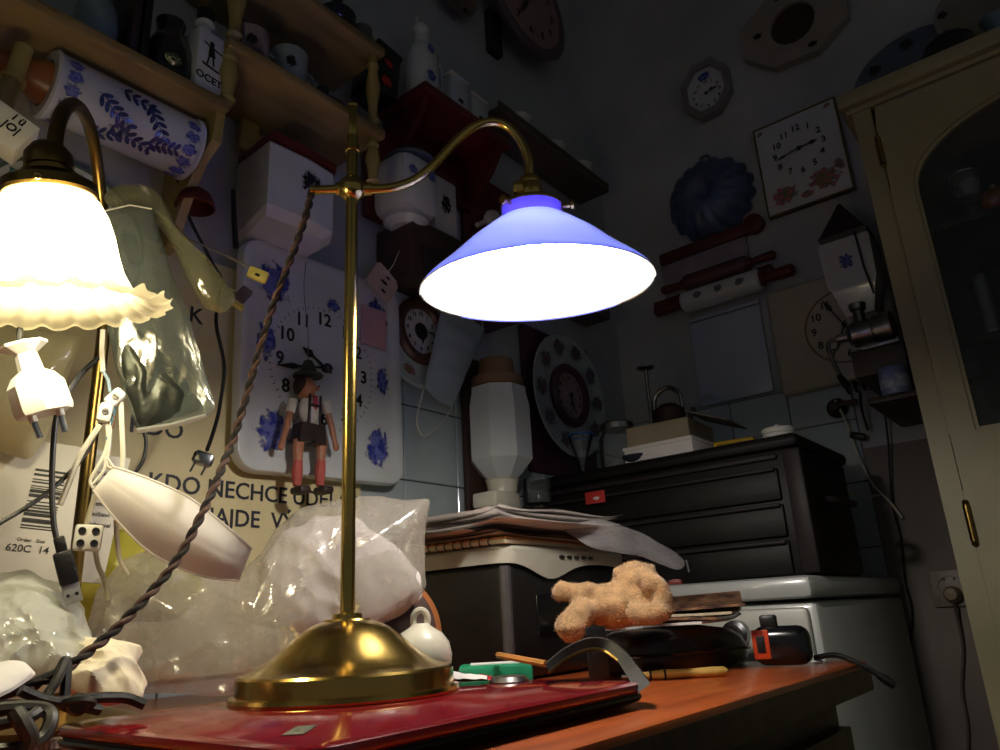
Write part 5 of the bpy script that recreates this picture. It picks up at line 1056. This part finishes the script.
for k in range(4):
    o = thing('magazine', ['lowest thin magazine on the black case', 'second magazine on the black case', 'third magazine with upturned corner on the black case', 'top glossy magazine under the teddy arm'][k], 'magazine', (-.45, 1.0, .815), 'magazines on the black case')
    g = MB(TR(-.480+.006*k, .962+.008*k, .8165+.0060*k, 8+5*k)); vs = []; fs = []
    for s_ in (0, 1):
        for i in range(9):
            for j in range(5): u, v = j/4-.5, i/8-.5; vs.append((u*.13, v*.19, (.008+.005*k)*max(0, v-.12)**1.4*3-s_*.003+ .0015*math.sin(k*2+u*3)))
    for i in range(8):
        for j in range(4): q = i*5+j; fs += [(q, q+1, q+6, q+5), (45+q, 45+q+5, 45+q+6, 45+q+1)]
    for i in range(8): fs += [(i*5, (i+1)*5, 45+(i+1)*5, 45+i*5), (i*5+4, 45+i*5+4, 45+(i+1)*5+4, (i+1)*5+4)]
    for j in range(4): fs += [(j, 45+j, 45+j+1, j+1), (40+j, 40+j+1, 85+j+1, 85+j)]
    g.add(vs, fs).build('pages', [PAPER, MAGC, PAPERY, MAGC][k], o, 30)
    MB(TR(-.480+.006*k, .962+.008*k, .8165+.0060*k, 8+5*k)).box((-.066, -.03, -.0012), (.002, .12, .0032)).build('spine', [MAGC, PAPER, MAGC, PAPER][k], o, 0)
# teddy bear: one blended body
PLUSH = mat('sand_plush', (192, 152, 106), .95, 0, .18, 70, .9, 420, sheen=.4)
tb = thing('teddy_bear', 'sandy brown plush teddy bear sprawled face down on the black case', 'teddy bear', onr(612, 615, .98))
TRr = .905
def tp(x, y, dr=0): return onr(x, y, TRr+dr)
g = MB()
def ell(p, rx, rz, ry=None, a=0):
    u = Vector((-p.y, p.x, 0)).normalized()*-1; g.at(Matrix(((u.x, p.x/p.xy.length, 0, p.x), (u.y, p.y/p.xy.length, 0, p.y), (0, 0, 1, p.z), (0, 0, 0, 1))) @ Matrix.Rotation(math.radians(a), 4, 'Y')); g.ball((0, 0, 0), (rx, ry or rx*.8, rz), 20)
ell(tp(612, 606, .01), .034, .026, .034, 8); ell(tp(632, 602, .01), .032, .027, .032); ell(tp(636, 582, .01), .026, .023, .027, 15)      # belly, chest, head
ell(tp(577, 592, -.005), .025, .0105, .013, -8); ell(tp(562, 592, -.005), .0125, .0120, .0125); ell(tp(590, 594, 0), .016, .012)                   # upper left leg
ell(tp(580, 615, -.02), .020, .016, .018, -40); ell(tp(571, 627, -.03), .018, .0165, .017)                                     # lower left leg
g.at(Matrix()); g.tube(spline([tp(640, 575, -.01), tp(652, 582, -.02), tp(661, 594, -.02), tp(664, 606, -.02)], 5), .0118, 12)       # arm over the top
ell(tp(663, 607, -.02), .0125, .013); 
g.at(Matrix()); g.tube(spline([tp(632, 612, -.02), tp(645, 614, -.03), tp(658, 613, -.03)], 5), .0125, 12); ell(tp(657, 612, -.03), .0135, .0125)
ell(tp(622, 573, 0), .010, .009); ell(tp(648, 571, .01), .010, .009)                                      # ears
g.at(Matrix())
ob = g.build('tmp', PLUSH, None)
md = ob.modifiers.new('r', 'REMESH'); md.mode = 'VOXEL'; md.voxel_size = .0032
sm = ob.modifiers.new('s', 'SMOOTH'); sm.iterations = 5; sm.factor = .5
me = bpy.data.meshes.new_from_object(ob.evaluated_get(bpy.context.evaluated_depsgraph_get())); bpy.data.objects.remove(ob)
me.materials.clear(); me.materials.append(PLUSH)
import numpy as np
me.update()
nrm = [v.normal.copy() for v in me.vertices]
for v, nn in zip(me.vertices, nrm): v.co += nn*(.0011*noise.noise(v.co*170)+.0022*noise.noise(v.co*60))
me.polygons.foreach_set('use_smooth', [True]*len(me.polygons))
to = bpy.data.objects.new('plush_body', me); COL.objects.link(to); to.parent = tb; to.matrix_parent_inverse = WM[tb.name].inverted()
# short fur as real tufts
fv = []; ff = []; rnd = random.Random(3)
for poly in me.polygons:
    for _ in range(2):
        c = poly.center + Vector((rnd.uniform(-1, 1), rnd.uniform(-1, 1), rnd.uniform(-1, 1)))*.0014; nn = poly.normal; tdir = (nn+Vector((rnd.uniform(-.6, .6), rnd.uniform(-.6, .6), rnd.uniform(-.7, .3)))).normalized(); sd = tdir.orthogonal().normalized()*.00035; k = len(fv)
        fv += [tuple(c-sd-nn*.0005), tuple(c+sd-nn*.0005), tuple(c+tdir*rnd.uniform(.0008, .0018))]; ff.append((k, k+1, k+2))
fm = bpy.data.meshes.new('fur'); fm.from_pydata(fv, [], ff); fm.materials.append(PLUSH); fo = bpy.data.objects.new('fur', fm); COL.objects.link(fo); fo.parent = tb; fo.matrix_parent_inverse = WM[tb.name].inverted(); fo['kind'] = 'stuff'
p = tp(640, 585, -.03)

# ---- desk small things
p0, p1 = onz(636, 676, .7655), onz(727, 671, .7655)
o = thing('wooden_tool_handle', 'pale wooden handle lying on the desk before the black case', 'tool', p0); ax_ = (p1-p0)
MB().tube([p0+ax_*t_ for t_ in (0, .06, .1, .3, .55, .85, .97, 1)], [.0035, .0045, .0038, .0052, .0045, .0055, .005, .003], 12).build('handle', mat('pale_wood', (196, 160, 84), .45, 0, .1, 30), o)
MB().tube([p0-ax_*.16, p0+ax_*.02], .0022, 8).build('steel_shank', STEEL, o)
for t_ in (.14, .30): MB().tube([p0+ax_*t_, p0+ax_*(t_+.025)], .0057, 12).build('dark_ring', BLACKP, o)
# arched dark band at the laptop corner
o = thing('arched_band', 'dark grey arched plastic band standing behind the red laptop corner', 'band', onz(600, 690, .76))
bp_ = [onr(548, 668, .69), onr(565, 655, .70), onr(585, 646, .70), onr(603, 646, .70), onr(618, 656, .69), onr(630, 672, .68), onr(641, 689, .665)]
sp_ = spline(bp_, 6); g = MB(); vs = []; fs = []; 
for i, q in enumerate(sp_):
    tn = (sp_[min(i+1, len(sp_)-1)]-sp_[max(i-1, 0)]).normalized(); vd_ = Vector((q.x, q.y, 0)).normalized(); nu = vd_.cross(tn).normalized(); wd_ = .004+.005*i/len(sp_)
    for a, b_ in ((-.014, -wd_), (.014, -wd_), (.014, wd_*.4), (-.014, wd_*.4)): vs.append(q+vd_*a+nu*b_)
k = len(sp_)
for i in range(k-1):
    for j in range(4): fs.append((4*i+j, 4*i+(j+1) % 4, 4*i+4+(j+1) % 4, 4*i+4+j))
fs += [(3, 2, 1, 0), (4*k-4, 4*k-3, 4*k-2, 4*k-1)]; g.add(vs, fs).build('band', mat('dark_grey_satin', (20, 19, 18), .5, 0, .1, 40), o, 40)
MB().tube(spline([q-Vector((q.x, q.y, 0)).normalized()*.014+Vector((0, 0, -.003)) for q in bp_[:5]], 6), .0016, 6).build('metal_edge', BRASSD, o)
p0, p1 = onr(498, 655, .80), onr(546, 664, .74)
o = thing('pencil', 'yellow-brown pencil sticking out behind the red laptop', 'pencil', p0)
MB().tube([p0, p1], .0032, 6).build('shaft', ORANGEW, o, 0); MB().tube([p0, p0-(p1-p0)*.05], [.0032, .0008], 6).build('tip', INK, o)
q0 = onr(545, 668, .80); o = thing('green_box', 'small emerald green pack behind the laptop near the pencil', 'box', q0)
MB(TR(-.527, .640, .7605, 40)).box((0, 0, .0145), (.075, .05, .029), .004).build('pack', mat('emerald_plastic', (20, 130, 92), .4), o); MB(TR(-.527, .640, .7605, 40)).box((0, 0, .0295), (.05, .03, .001)).build('label', PAPER, o, 0)
o = thing('steel_bottle_cap', 'grey metal cap lying behind the laptop left of the pencil', 'cap', onr(505, 668, .78)); p = onr(508, 664, .72)
MB(TR(p.x, p.y, .7605)).lathe([(.018, 0), (.018, .020), (.015, .024), (0, .0245)], 24).build('cap', TIN, o); MB(TR(p.x, p.y, .7605)).lathe([(.0185, .002), (.0185, .006), (.0182, .006)], 24).build('band', STEEL, o)
# receipts on the laptop
o = thing('crumpled_receipt', 'small white and red paper scrap curling on the laptop beside the lamp base', 'paper', onz(475, 680, lz))
p = onz(471, 684, lz); g = MB(TR(p.x, p.y, lz+.0012, 128)); vs = []; fs = []
for i in range(13):
    for j in range(7): u, v = i/12-.5, j/6-.5; vs.append((u*.036, v*.030, .001+.009*max(0, math.sin(PI*(i/12)*1.5+.5))*(.5+.5*j/6)+.0015*noise.noise(Vector((u*6, v*5, 1)))))
for i in range(12):
    for j in range(6): k = i*7+j; fs.append((k, k+7, k+8, k+1))
g.add(vs, fs).build('paper', PAPER, o, 50)
p = onz(492, 681, lz); g = MB(TR(p.x, p.y, lz+.001, 128)); vs = [(.030*(i/8-.5), .022*(j/4-.5), .0006+.0055*math.sin(PI*i/8)*(j/4)) for i in range(9) for j in range(5)]
fs = [(i*5+j, i*5+5+j, i*5+j+6, i*5+j+1) for i in range(8) for j in range(4)]; g.add(vs, fs).build('red_wrapper', mat('red_foil', (170, 40, 50), .25, 0, .15, 30), o, 50)
# white porcelain pull with loop
pb_ = onr(421, 645, .715); o = thing('porcelain_ball', 'white porcelain hanging ball with loop behind the lamp base', 'ornament', (pb_.x, pb_.y, lz))
MB(TR(pb_.x, pb_.y, lz+.0005) @ Matrix.Scale(1.18, 4)).lathe([(0, 0), (.010, .001), (.018, .006), (.0225, .014), (.0235, .022), (.0215, .031), (.016, .038), (.0085, .0425), (.006, .045), (0, .045)], 32).build('ball', CERW, o)
M = facing(418, 622, .712); M.translation = Vector((pb_.x, pb_.y, lz+.0565)); MB(M).tube([(.0065*math.cos(2*PI*k/20), .0085*math.sin(2*PI*k/20), 0) for k in range(20)], .0030, 8, closed=True).build('loop', CERW, o)
# wooden disc leaning behind
p = onr(384, 630, .90); M = facing(384, 630, .90); M.translation = Vector((p.x, p.y, .7605+.063)); M = M @ Matrix.Rotation(math.radians(-12), 4, 'X') @ Matrix.Rotation(math.radians(25), 4, 'Y')
o = thing('round_wooden_box', 'round wooden box standing on edge behind the porcelain ball', 'box', M.translation); MB(M).lathe([(.058, -.025), (.061, -.023), (.061, .023), (.058, .025), (0, .025)], 48).build('drum', mat('copper_orange_wood', (168, 104, 58), .35, 0, .15, 10), o); MB(M).lathe([(.0, .0252), (.052, .0252), (.052, .027), (0, .0275)], 40).build('face', mat('dark_inlay', (84, 66, 60), .35, 0, .2, 10), o)
# tape measure
p = onz(785, 661, .7605); o = thing('tape_measure', 'black and orange tape measure at the far desk corner', 'tape measure', (-.352, .985, .76))
M = TR(-.350, .985, .7605, 12)
MB(M).box((0, 0, .0235), (.068, .036, .046), .014, seg=4).build('case', BLACKG, o); MB(M).box((-.022, -.0185, .026), (.020, .002, .034), .001).build('orange_label', mat('orange_label', (205, 70, 30), .4), o); MB(M).text('5m', .013, 0, 0, 0).build('x', INK, o) if False else None
MB(M).box((-.022, -.0198, .026), (.010, .0006, .020), .0002).build('label_mark', BLACKP, o); MB(M).box((-.012, 0, .052), (.020, .016, .016), .003).build('lock_button', BLACKP, o); MB(M).lathe([(.0155, 0), (.0155, .001), (0, .001)], 24, (.012, .024, .0)).build('boss', TIN, o) if False else None
MB(M).box((.038, -.01, .004), (.012, .016, .004), .001).build('tape_hook', STEEL, o)
cable('black_strap_cable', [(-.318, 1.000, .768), onr(835, 655, 1.06), onr(855, 662, 1.06), onr(872, 671, 1.06), onr(880, 676, 1.06)], [.0032]*33, CORDK, 'black cable sticking out past the far desk corner')
MB().tube([onr(878, 675, 1.06), onr(886, 680, 1.06), onr(895, 686, 1.06)], [.004, .0055, .0045], 8).build('cable_end', BLACKP, bpy.data.objects['black_strap_cable'])

# ================================================================== LEFT CLUTTER: BAGS, PAPERS, PLUGS
def outl(pts, r, k=0):      # k metres nearer per 100 px downwards
    ym = sum(p[1] for p in pts)/len(pts); return [onr(x, y, r-k*(y-ym)/100) for x, y in pts]
def bag(name, label, pts, r, T, mt, amp, freq, seed, cat='plastic bag', rings=14, seg=110, cxy=None, back=.6, smooth=24, p2=.6, nz=0, k=0):
    O = outl(pts, r, k); c = onr(*cxy, r) if cxy else sum(O, Vector())/len(O); n = Vector((-c.x/c.xy.length, -c.y/c.xy.length, nz)).normalized()
    o = thing(name, label, cat, (c.x, c.y, min(q.z for q in O))); MB().pillow(O, c, n, T, amp, freq, seed, rings, seg, back, p2=p2).build('crumpled_film', mt, o, smooth); return o
CLEAR = film('clear_crinkled_plastic', (200, 192, 178), .58, .14, .11, .13, 40, .4)
MILK = film('milky_plastic', (222, 224, 214), .14, .40, .07, .2, 40, .5)
o = bag('clear_plastic_bag', 'large crumpled clear plastic bag behind the lamp base', [(88, 640), (92, 590), (120, 560), (160, 545), (195, 555), (235, 580), (262, 555), (275, 530), (300, 505), (350, 498), (395, 498), (432, 497), (424, 540), (428, 585), (400, 615), (345, 640), (300, 680), (240, 694), (150, 694), (100, 690)], .86, .05, CLEAR, .012, 15, 2, k=.02, rings=36, seg=220, cxy=(250, 625), back=.35)
bag('paper_in_bag', 'crumpled white paper stuffed inside the clear plastic bag', [(262, 560), (285, 530), (318, 516), (350, 514), (395, 545), (420, 572), (418, 600), (385, 622), (330, 640), (285, 630), (262, 600)], .878, .025, mat('crumpled_white_paper', (232, 222, 222), .7, 0, .04, 12, .15, 60), .009, 32, 5, 'paper', rings=28, seg=150)
bag('folded_sheet', 'stiff white folded sheet leaning against the wooden disc', [(352, 560), (395, 548), (422, 575), (420, 592), (392, 612), (362, 628), (352, 600)], .845, .004, PAPER, .003, 20, 8, 'paper', rings=6, seg=50)
bag('white_plastic_bag', 'crumpled milky white plastic bag at the left edge of the desk', [(-40, 590), (0, 572), (30, 570), (62, 585), (86, 610), (92, 640), (120, 650), (128, 672), (110, 690), (60, 694), (0, 700), (-40, 700)], .70, .06, MILK, .008, 46, 9, k=.06, rings=28, seg=170, cxy=(30, 640))
bag('white_paper_wad', 'folded cream white paper wad beside the cable heap', [(50, 655), (78, 640), (110, 642), (143, 650), (138, 668), (148, 684), (140, 702), (100, 704), (60, 694)], .655, .022, mat('cream_tissue', (226, 212, 184), .75, 0, .05, 14, .15, 60), .006, 45, 4, 'paper', rings=20, seg=120, nz=.6, k=.13)
bag('white_paper_corner', 'plain white paper corner at the left edge over the cables', [(-30, 670), (8, 660), (24, 661), (36, 674), (12, 692), (-8, 702), (-35, 705)], .585, .006, PAPER, .003, 20, 6, 'paper', rings=8, seg=60, nz=.6, k=.10)
bag('pale_hanging_bag', 'pale cream plastic bag hanging behind the white plug', [(-30, 330), (30, 325), (85, 335), (80, 352), (62, 385), (45, 440), (30, 462), (0, 450), (-30, 440)], .86, .03, film('cream_plastic', (224, 216, 176), .25, .40, .06, .2, 40, .5), .010, 24, 12, rings=12, seg=90)
bag('yellow_bag', 'yellow-green plastic pouch behind the four-hole socket block', [(90, 540), (120, 528), (160, 532), (196, 560), (205, 590), (180, 620), (120, 625), (85, 640), (50, 600), (70, 560)], .93, .02, film('yellow_green_plastic', (214, 205, 84), .10, .35, .06, .25, 40, .3), .006, 20, 14, rings=10, seg=80)
# grey zip pouch and folded clear bag hung on the gooseneck
GREYP = film('grey_pouch_film', (126, 134, 122), .56, .10, .15, .12, 40, .4)
o = bag('grey_zip_pouch', 'hanging clear pouch with silver grey contents beside the frilled lamp', [(104, 212), (130, 206), (152, 210), (165, 250), (182, 300), (200, 355), (216, 408), (206, 418), (170, 427), (137, 433), (127, 400), (117, 370), (108, 330), (103, 270)], .73, .012, GREYP, .004, 26, 21, 'pouch', rings=22, seg=150)
O = outl([(112, 330), (122, 318), (150, 340), (180, 372), (204, 408), (170, 420), (140, 427), (128, 395), (118, 360)], .728); c = sum(O, Vector())/len(O); MB().pillow(O, c, (-c.x, -c.y, 0), .006, .003, 40, 22, 10, 70).build('grey_contents', mat('silver_grey_foil', (58, 62, 56), .35, .5, .2, 40, .3), o, 30)
MB().tube(outl([(104, 211), (130, 205), (152, 209)], .722), .0008, 6).build('zip_strip', CORDW, o); MB().tube(outl([(137, 431), (170, 426), (206, 416)], .722), .0028, 6).build('bottom_seam', film('seam_film', (190, 190, 180), .2, .3, .2, .1), o)
o = bag('twisted_clear_bag', 'olive tinted clear bag arching over the grey pouch', [(104, 196), (118, 184), (138, 182), (156, 192), (172, 216), (196, 250), (216, 275), (234, 292), (236, 302), (222, 312), (205, 310), (192, 285), (176, 252), (160, 226), (150, 208), (128, 206), (110, 208)], .75, .010, film('olive_clear_film', (150, 146, 106), .46, .18, .14, .12, 40, .5), .006, 40, 31, rings=9, seg=110, cxy=(168, 225))
MB().box((0, 0, 0), (.0001, .0001, .0001)).build('x', CREAM, None) if False else None
# tagged wires by the clock
for k, (pts, tp_) in enumerate(((((165, 232), (190, 240), (225, 255), (250, 268)), (258, 275)), (((172, 240), (200, 262), (222, 280), (236, 292)), (242, 296)))):
    o = thing('tagged_wire', ['thin wire with yellow tag across the tray clock corner', 'thin wire with brown and yellow tag below the other tagged wire'][k], 'wire', onr(*tp_, .80))
    MB().tube(spline([onr(x, y, .79) for x, y in pts], 6), .0011, 6).build('wire', mat('grey_wire', (120, 116, 96), .5), o)
    M = facing(*tp_, .79) @ TR(0, 0, 0, [-20, 55][k]); MB(M).box((0, 0, 0), (.022, .013, .008), .002).build('tag', [mat('yellow_tag', (206, 190, 90), .5), mat('brown_tag', (96, 84, 76), .5)][k], o)
    if k: MB(M).box((-.011, 0, 0), (.005, .020, .010), .001).build('tag_end', mat('yellow_tag', (206, 190, 90)), o)
    else: MB(M).box((0, -.002, .0042), (.005, .003, .001)).build('tag_slot', INK, o, 0)
# white mask in front
WM_ = film('white_mask_cloth', (240, 234, 228), .0, .32, .0, .6)
def wr_(pts, r=.695): return [onr(p[0], p[1], r) for p in pts]
mask('white_face_mask', 'white folded face mask hanging below the wire connectors', wr_([(113, 467), (150, 480), (190, 499), (225, 526), (252, 549)]), wr_([(93, 490), (118, 522), (152, 554), (200, 576), (239, 581)]),
     [wr_([(113, 467), (106, 458), (104, 470), (93, 484)]), wr_([(93, 488), (91, 478), (107, 452), (108, 440)]), wr_([(113, 469), (107, 465), (109, 448), (110, 430)])], WM_, folds=1, bulge=.018, fold_amp=.003, seed=4)
# connector blocks
o = thing('terminal_block', 'white twin screw terminal with loose wires above the white face mask', 'connector', onr(108, 405, .70))
for (x, y, a) in ((105, 413, 8), (115, 398, 38)):
    M = facing(x, y, .70) @ TR(0, 0, 0, -a); b_ = MB(M).box((0, 0, 0), (.011, .017, .011), .003).build('block', WHITEP, o); MB(M).lathe([(.0028, .0052), (.0028, .0066), (0, .0066)], 10).build('screw', TIN, b_); MB(M).box((0, 0, .0068), (.0042, .0009, .0006)).build('slot', INK, b_, 0)
for pts, m_, rr in ((((100, 425), (90, 440), (78, 460), (68, 485), (60, 505)), CORDW, .0024), (((107, 424), (108, 440), (104, 455), (96, 470), (91, 482)), CORDW, .0016), (((110, 422), (110, 445), (108, 460), (113, 472)), CORDW, .0016), (((121, 402), (122, 430), (123, 455), (122, 470)), CORDW, .0022), (((103, 372), (108, 380), (110, 392)), mat('blue_grey_wire', (130, 150, 165), .5), .0014), (((115, 405), (113, 418), (110, 428), (107, 440)), mat('blue_wire', (60, 110, 130), .5), .0014), (((112, 410), (114, 420), (112, 428)), mat('brown_wire', (90, 60, 40), .5), .0014), (((103, 330), (102, 350), (103, 372)), CORDW, .0022)):
    MB().tube(spline([onr(x, y, .70) for x, y in pts], 6), rr, 6).build('wire', m_, o)
o = thing('socket_block', 'cream block with four round holes hanging beside the lamp pole', 'connector', onr(88, 538, .70)); M = facing(88, 538, .70) @ TR(0, 0, 0, -2) @ Matrix.Scale(.86, 4)
MB(M).box((0, 0, 0), (.0235, .0235, .016), .0025).build('block', WHITEP, o)
for u in (-.0056, .0056):
    for v in (-.0056, .0056): MB(M).lathe([(.0034, .0076), (.0034, .0088), (.0022, .0088), (.0020, .0082), (0, .0082)], 14, (u, v, 0)).build('hole', INK, o)
for pts in (((95, 548), (98, 565), (104, 580), (108, 600)), ((116, 520), (117, 540), (120, 560), (128, 575)), ((86, 526), (92, 505), (98, 490))): MB().tube(spline([onr(x, y, .715) for x, y in pts], 6), .0022, 6).build('lead', mat('beige_lead', (190, 180, 150), .5), o)
# white Europlug
o = thing('white_plug', 'white two-pin mains plug dangling under the frilled shade', 'plug', onr(38, 390, .66)); M = facing(36, 385, .66) @ TR(0, 0, 0, 22)
pl = MB(M @ Matrix.Rotation(-PI/2, 4, 'X')).lathe([(.0, -.024), (.017, -.024), (.018, -.020), (.0175, .0), (.0130, .008), (.0078, .012), (.0068, .026), (.0150, .0325), (.0152, .0345), (.004, .0345), (0, .0345)][::-1], 8, sx=1.15, sy=.8).build('plug_body', WHITEP, o, 25)
for u in (-.0095, .0095): MB(M).tube([(u, -.022, .002), (u*.9, -.042, .002)], .0022, 8).build('pin', STEEL, o); MB(M).tube([(u, -.020, .002), (u*.98, -.029, .002)], .0030, 8).build('pin_sleeve', WHITEP, o)
MB().tube(spline([M @ Vector((0, .034, 0)), onr(19, 345, .66), onr(20, 330, .66), onr(22, 310, .67), onr(26, 280, .70)], 6), .0022, 8).build('lead', CORDK, o)
# black USB lead
o = thing('usb_lead', 'black USB lead hanging down past the barcode label', 'cable', onr(68, 575, .68))
MB().tube(spline([onr(x, y, r) for x, y, r in ((98, 358, .72), (80, 375, .70), (66, 395, .69), (57, 415, .685), (53, 450, .68), (52, 490, .68), (54, 525, .68), (59, 548, .68))], 8), .0022, 8).build('lead', CORDK, o)
M = facing(66, 568, .68) @ TR(0, 0, 0, 18); MB(M).box((0, .0, 0), (.0135, .026, .009), .002).build('overmould', BLACKP, o); MB(M).box((0, .018, 0), (.008, .014, .007), .002).build('strain_relief', BLACKP, o)
s_ = MB(M).box((0, -.0195, 0), (.0120, .016, .0045), .0006).build('metal_shell', mat('satin_nickel', (176, 176, 174), .4, .5, .05), o)
for u in (-.003, .003): MB(M).box((u, -.021, .0024), (.0022, .0022, .0006)).build('shell_hole', INK, s_, 0)
cable('thin_black_lead', [onr(-20, 535, .68), onr(0, 523, .68), onr(30, 505, .69), onr(60, 482, .70), onr(85, 455, .72), onr(97, 430, .74), onr(110, 405, .75)], .0018, CORDK, 'thin dark lead sloping across the barcode label to the lamp pole')
cable('curly_black_lead', [onx(178, 180, -.95), onx(188, 215, -.95), onx(212, 262, -.95), onx(222, 282, -.95), onr(216, 320, 1.0), onr(224, 365, 1.0), onr(220, 405, 1.0), onr(214, 430, .98), onr(207, 450, .95)], .0024, CORDK, 'thin black lead hanging along the left side of the tray clock')
cable('short_dark_lead', [onr(140, 425, .80), onr(146, 440, .80), onr(143, 460, .80), onr(134, 474, .80)], .0018, CORDK, 'short dark lead curling below the grey pouch')
o = thing('metal_jack', 'small silver two-pin adapter hanging beside the motto lettering', 'plug', onr(204, 460, .95)); M = facing(203, 459, .95) @ TR(0, 0, 0, -18)
MB(M).box((0, 0, 0), (.021, .017, .012), .003).build('body', STEEL, o); MB(M).box((0, 0, 0), (.024, .012, .010), .002).build('dark_band', BLACKP, o)
for u in (-.007, .006): MB(M).tube([(u, -.008, 0), (u-.001, -.019, 0)], .0013, 6).build('pin', STEEL, o)
# barcode label
pA = onr(40, 515, .88); M = facing(40, 515, .88) @ TR(0, 0, 0, -6)
o = thing('barcode_label', 'white packing label with black barcode and text 620C 14 behind the USB lead', 'label', pA)
MB(M).box((-.006, -.004, 0), (.105, .155, .003), .0008).build('card', mat('label_white', (218, 212, 194), .6, 0, .03), o)
g = MB(M); v = .044; rnd = random.Random(5)
while v > -.016:
    h_ = rnd.choice((.0010, .0014, .0022, .0032)); g.box((.000, v, .0018), (.028, h_, .0004)); v -= h_+rnd.choice((.0012, .0018, .0026))
bcd = g.build('barcode', INK, o, 0); bcd['kind'] = 'stuff'
MB(M).text('620C  14', .0098, -.003, -.034, .0017, .01).text('Order   Size', .0048, -.002, -.0255, .0017).build('print', INK, o, 0)
MB(M @ TR(.052, .004, .001)).box((0, 0, 0), (.034, .13, .003), .0008).build('side_card', mat('label_white', (218, 212, 194)), o)
g = MB(M @ TR(.052, .004, .0027))
for k, t_ in enumerate(('Popis', 'Název', 'Artikl', 'Rozměr', 'Množství', 'Dodavatel')): g.text(t_, .0062, -.013, .045-.0105*k, 0, align='LEFT')
g.build('small_print', INK, o, 0)
# white cord along the desk, beige cable
cable('beige_cable', [onz(120, 690, .7635), onz(150, 689, .7635), onz(185, 688, .7635), onz(215, 683, .7635), onz(238, 684, .7635)], .0030, CORDW, 'flat beige cable lying on the desk left of the lamp base')
# cable heap, lower left
hp = [
 [(-20, 700, .60), (20, 690, .60), (40, 680, .60), (58, 672, .60), (66, 660, .60), (66, 680, .595), (64, 705, .59)],
 [(66, 660, .60), (58, 678, .59), (48, 694, .585), (40, 708, .58), (20, 715, .575)],
 [(-20, 705, .58), (20, 705, .58), (60, 702, .585), (95, 698, .59), (125, 698, .60), (145, 705, .60)],
 [(-20, 712, .56), (20, 708, .56), (45, 710, .56), (51, 720, .555), (42, 738, .55), (20, 748, .545), (-10, 752, .545)],
 [(-20, 728, .55), (10, 722, .55), (28, 718, .55), (38, 712, .555)],
 [(20, 690, .57), (45, 700, .575), (80, 706, .58), (100, 710, .585)],
 [(16, 712, .545), (24, 725, .54), (30, 740, .54), (20, 756, .54)]]
lb = ['black cable knotted over the twisted brown flex', 'black cable loop dropping below the flex knot', 'black cable running from the heap along the laptop back edge', 'big dark cable loop at the bottom left corner', 'dark cable end crossing the big corner loop', 'dark cable lying under the knot before the paper wad', 'thick dark cable inside the bottom left loop']
for k, pts in enumerate(hp): cable('heap_cable', [onr(x, y, r) for x, y, r in pts], [.0032, .0032, .0034, .0042, .0036, .0034, .0048][k], [CORDK, CORDK, CORDK, mat('dark_olive_cable', (44, 42, 36), .5), CORDK, CORDK, mat('dark_olive_cable', (44, 42, 36))][k], lb[k], group='cables heaped beside the laptop')
o = thing('cable_clip', 'dark knob clip where the heaped cables meet', 'clip', onr(78, 705, .58)); p = onr(78, 704, .578); M = facing(78, 704, .578)
MB(M).lathe([(.006, -.008), (.007, .004), (.005, .008), (0, .008)], 16).build('clip_body', BLACKP, o); MB(M).tube([(.008*math.cos(2*PI*k/16), .003*math.sin(2*PI*k/16), .008*math.sin(2*PI*k/16)) for k in range(16)], .0028, 6, closed=True).build('clip_ring', CORDK, o)
o = thing('ribbed_strip', 'small white ribbed plastic strip at the bottom edge before the laptop', 'strip', onz(45, 752, .762)); p = onz(42, 749, .762)
pts = [onz(16, 752, .7625), onz(68, 744, .7625)]; dv_ = (pts[1]-pts[0]); 
for k in range(11): q = pts[0]+dv_*(k/10); MB(TR(q.x, q.y, .7645, math.degrees(math.atan2(dv_.y, dv_.x)))).box((0, 0, 0), (.0032, .012, .007), .001).build('rib', WHITEP, o)
MB(TR(*((pts[0]+pts[1])/2).xy, .762, math.degrees(math.atan2(dv_.y, dv_.x)))).box((0, 0, 0), (dv_.length, .008, .0028), .0008).build('strip', WHITEP, o)
